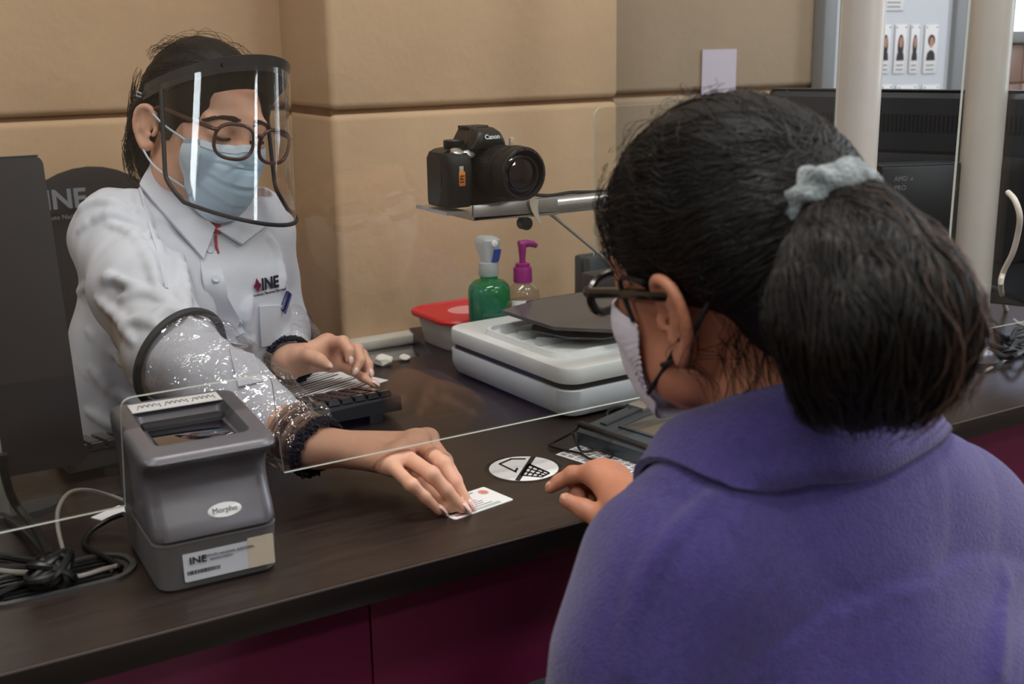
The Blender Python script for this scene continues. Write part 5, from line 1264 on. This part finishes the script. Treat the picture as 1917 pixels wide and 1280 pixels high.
sm = [seam([(1330, 925), (1262, 1000), (1222, 1060), (1195, 1130), (1182, 1190), (1172, 1270)], .0014), seam([(1890, 1080), (1872, 1180), (1862, 1270)], .0014)]
c.disp = lambda P: wob(P, .0016, 24, 5)
for q in sm:
    if q: c.chain(q[0], [q[1]]*len(q[0]), q[2])
c.half((.70, .60, .40), (0, 0, -1), .01, .6)
mesh_sdf(c, .0045, 'coat', COAT, cu)
# wide collar folded down over the coat
cs = Sdf(); cs.p = [p for p in c.p if not p[4]]
lo_ = [Pd(1250, 962, .985), Pd(1262, 935, .95), Pd(1345, 908, .88), Pd(1500, 884, .845), Pd(1680, 866, .865), Pd(1735, 842, .93), Pd(1750, 830, 1.02), Pd(1700, 860, 1.09), Pd(1560, 900, 1.12)]
hi_ = [Pd(1340, 800, 1.035), Pd(1345, 768, 1.0), Pd(1385, 728, .955), Pd(1500, 700, .93), Pd(1620, 708, .945), Pd(1668, 735, .99), Pd(1660, 760, 1.04), Pd(1610, 790, 1.075), Pd(1480, 830, 1.09)]
lo_s, hi_s = spline(lo_, 6), spline(hi_, 6); R = []
lo_p = [Vector(p) for p in cs.project([tuple(p) for p in lo_s], .0065)]
for k, (a, q) in enumerate(zip(lo_p, hi_s)):
    ctr = Vector((N2.x, N2.y, q.z)); out = (q-ctr); out.z = 0; out = out.normalized() if out.length > 1e-4 else Vector((0, -1, 0))
    row = []
    for i in range(9):
        u = i/8; p = q.lerp(a, u)+out*(.010*math.sin(PI*min(u*1.1, 1)))+Vector((0, 0, .012*math.sin(PI*u))); row.append(p)
    inner = [q-out*.010+Vector((0, 0, -.012)), q-out*.004+Vector((0, 0, -.001))]
    under = [row[i]-out*.005+Vector((0, 0, -.004)) for i in (8, 6, 4, 2)]
    R.append(inner+row+under)
MB().rings(R).build('collar', COAT, cu, world=True, ang=80, label='wide folded purple collar')
# mask, straps, glasses
MASK2 = mat('white_mask', (232, 228, 240), .85, bump=.1, bscale=300)
G2 = outside(mask_grid(HM2, 40, 40, 1.0, .0004, 70, -.122, -.004), HM2, b, .0055)
for i in range(41):
    for j in list(range(0, 6))+list(range(35, 41)):
        x, y, z = G2[i][j]; d = 5-j if j < 6 else j-35; G2[i][j] = (x*(1+.012*d/5), y+.0016*math.sin(i*2.4+j)*d/5, z+.0016*math.sin(i*2.1)*d/5)
mk2 = grid_mesh('face_mask', G2, HM2, .0016, MASK2, cu, 'white cloth face mask')
BL = MT['black_rub']
for i, mid, e in ((1, (-.074, .040, .020), (-.083, .002, .022)), (39, (-.070, .012, -.052), (-.083, -.026, -.022))):
    MB().tube([HM2 @ p for p in spline([Vector(G2[i][0]), Vector(mid), Vector(e)], 6)], .0021, 8).build('ear_loop', BL, mk2, world=True)
MB().tube([HM2 @ p for p in spline([Vector((-.071, .014, -.050)), Vector((-.082, -.022, -.036)), Vector((-.080, -.045, -.010)), Vector((-.074, -.060, .012))], 6)], .0021, 8).build('head_strap', BL, mk2, world=True)
MB().tube([HM2 @ p for p in spline([Vector(G2[39][40]), Vector((.076, .0, -.045)), Vector((.083, -.026, -.01))], 6)], .0021, 8).build('ear_loop', BL, mk2, world=True)
g2 = glasses(HM2, cu, .106, -.002, MT['black_gloss'], rt=.0042, lensm=LENS, wl=.052, hl=.030, tip=(.080, -.022, .010)); g2['label'] = 'black framed eyeglasses'
# hair pulled back into a ponytail
h2 = Sdf(); E_ = lambda c_, r, k=.02, op=0, rot=None: h2.ell(c_, r, k, op, HM2, rot)
E_((0, -.026, .050), (.081, .102, .097), .02); E_((0, -.070, .020), (.072, .062, .080), .04); E_((0, .012, .058), (.075, .062, .070), .03)
E_((0, .118, -.050), (.088, .076, .088), .014, 1)
E_((0, -.005, -.105), (.12, .085, .085), .02, 1)
for sx in (1, -1): E_((sx*.092, -.016, -.014), (.024, .030, .040), .012, 1); E_((sx*.080, -.045, -.045), (.034, .040, .045), .02, 1); E_((sx*.078, .052, -.012), (.03, .038, .030), .012, 1)
SC = Pd(1538, 372, .868)
PT = [Pd(1583, 432, .855), Pd(1622, 520, .83), Pd(1632, 608, .815), Pd(1622, 692, .83)]; PR = [.026, .049, .058, .042]
h2.disp = lambda P: wob(P, .0005, 60, 11)
hair2 = mesh_sdf(h2, .004, 'hair', HAIR, cu, label='dark hair drawn back')
pt = Sdf(); pt.chain([SC]+PT, [.026]+PR, .03); pt.disp = lambda P: wob(P, .0022, 55, 12)
mesh_sdf(pt, .005, 'ponytail', HAIR, cu, label='full wavy ponytail')
HAIRB = mat('brown_strand', (33, 23, 19), .45, spec=.45)
rs_ = np.random.default_rng(31); N = 1500
th = rs_.uniform(-2.5, 2.5, N)
st_ = loc(HM2, [(.088*math.sin(a), .075*math.cos(a)-.01, .072-.062*abs(a)/2.5+rs_.uniform(-.02, .045)*max(0, math.cos(a/2))) for a in th])
en_ = np.array([np.array(SC)+rs_.normal(0, .012, 3) for _ in range(N)])
strands('hair_strand', strand_set(h2, st_, en_, 18, -.0006, .0022, .0007, 32), .00042, HAIRS, cu, kind='stuff')
# strands of the ponytail: from the tie outwards over the puff and down
N = 2600; K = 22; u_ = np.linspace(0, 1, K)[None, :, None]; a0 = rs_.uniform(0, 2*PI, N)[:, None]
d1, d2 = np.array([_r[0], _r[1], 0]), np.array([-_r[1], _r[0], 0]); dirs = np.cos(a0)*d1+np.sin(a0)*d2; P0 = np.array(SC)+.012*rs_.normal(size=(N, 3)); up_z = np.array([0, 0, .02])
P1 = np.array(PT[1])+dirs*.13+up_z+.01*rs_.normal(size=(N, 3)); P2 = np.array(PT[3])+dirs*.06*rs_.uniform(.3, 1.1, (N, 1))+np.array([0, 0, -.035])*rs_.uniform(.2, 1.3, (N, 1))
Lp = P0[:, None]*(1-u_)**2+P1[:, None]*2*u_*(1-u_)+P2[:, None]*u_**2
Pp = pt.project(Lp.reshape(-1, 3), 0, 6); g = pt.grad(Pp); g /= np.maximum(np.linalg.norm(g, axis=1, keepdims=True), 1e-6)
off = (rs_.random((N, 1))**2*.011-.001)*np.ones((1, K))*np.linspace(.3, 1, K); Lp = (Pp+g*off.reshape(-1, 1)).reshape(N, K, 3)
fr_ = rs_.uniform(8, 18, (N, 1, 1)); ph = rs_.uniform(0, 6.28, (N, 1, 3)); Lp = Lp+.0022*np.sin(fr_*u_+ph)*u_*rs_.random((N, 1, 1))*1.6
strands('hair_strand', Lp[:1700], .00048, HAIRS, cu, kind='stuff'); strands('hair_strand', Lp[1700:], .00044, HAIRB, cu, kind='stuff')
WISP = mat('wispy_strand', (96, 70, 56), .5, spec=.4)
N = 150; i_ = rs_.integers(0, len(Lp), N); q_ = Lp[i_]; side = ((q_[:, 12]-np.array(PT[2])) @ d1); q_ = q_[side > .02]
gg = pt.grad(q_.reshape(-1, 3)).reshape(q_.shape); n_ = len(q_); uu = np.linspace(0, 1, K)[None, :, None]
q_ = q_+gg*(.002+.020*rs_.random((n_, 1, 1)))*uu**1.5+.004*np.sin(rs_.uniform(10, 22, (n_, 1, 1))*uu+rs_.uniform(0, 6, (n_, 1, 3)))*uu
strands('wispy_hair', q_, .00030, WISP, cu, kind='stuff')
# loose curls at the temple, top and nape
N = 130
st_ = loc(HM2, [(-.075+rs_.normal(0, .02), .070+rs_.normal(0, .012), .075+rs_.normal(0, .025)) for _ in range(N)])
en_ = st_+np.array([np.array(HM2.to_3x3() @ Vector((rs_.normal(-.012, .014), rs_.normal(.010, .016), rs_.normal(-.030, .03)))) for _ in range(N)])
strands('loose_curl', strand_set(h2, st_, en_, 16, .001, .010, .006, 33), .00030, HAIRB, cu, kind='stuff')
N = 55
st_ = loc(HM2, [(-.055+rs_.normal(0, .02), -.075+rs_.normal(0, .015), -.02+rs_.normal(0, .012)) for _ in range(N)]); en_ = st_+np.array([np.array(HM2.to_3x3() @ Vector((rs_.normal(-.010, .012), rs_.normal(.012, .016), rs_.normal(-.065, .018)))) for _ in range(N)])
bd2 = Sdf(); bd2.p = b.p
strands('loose_curl', strand_set(bd2, st_, en_, 16, .0004, .003, .003, 34), .00030, HAIRB, cu, kind='stuff')
N = 50; st_ = loc(HM2, [(rs_.normal(-.01, .035), rs_.normal(.0, .03), .145) for _ in range(N)]); en_ = st_+rs_.normal(0, .03, (N, 3))
strands('flyaway_hair', strand_set(h2, st_, en_, 14, .001, .010, .010, 35), .00026, HAIRB, cu, kind='stuff')
# scrunchie
axp = (PT[1]-SC).normalized(); e1 = axp.orthogonal().normalized(); e2 = axp.cross(e1); R = []
for i in range(64):
    a = 2*PI*i/64; c_ = SC+axp*.006+(e1*math.cos(a)+e2*math.sin(a))*.0275; o_ = (e1*math.cos(a)+e2*math.sin(a)); ring = []
    for j in range(20):
        q = 2*PI*j/20; r_ = .0140*(1+.16*math.sin(7*a+1)+.10*math.sin(13*a+3*q)+.12*math.sin(3*q+9*a)); ring.append(c_+(o_*math.cos(q)+axp*math.sin(q))*r_)
    R.append(ring)
R.append(R[0])
MB().rings(R, cap=False).build('scrunchie', mat('mottled_plush', (190, 204, 210), .95, rgb2=(62, 76, 82), vscale=48, bump=.8, bscale=300, sheen=.6), cu, world=True, ang=180, label='mottled grey plush scrunchie')
# stool she sits on
so = thing('visitor_stool', 'black padded stool under the person in the purple coat', 'stool', (.70, .57, 0))
MB().lathe([(.0, .37), (.17, .37), (.185, .385), (.185, .405), (.17, .418), (0, .42)], 32).build('seat', MT['cloth_chair'], so)
MB().lathe([(.025, .03), (.025, .37)], 16).build('column', MT['silver'], so); MB().lathe([(.21, 0), (.21, .012), (.05, .03), (.025, .035)], 32).build('base', MT['silver'], so)
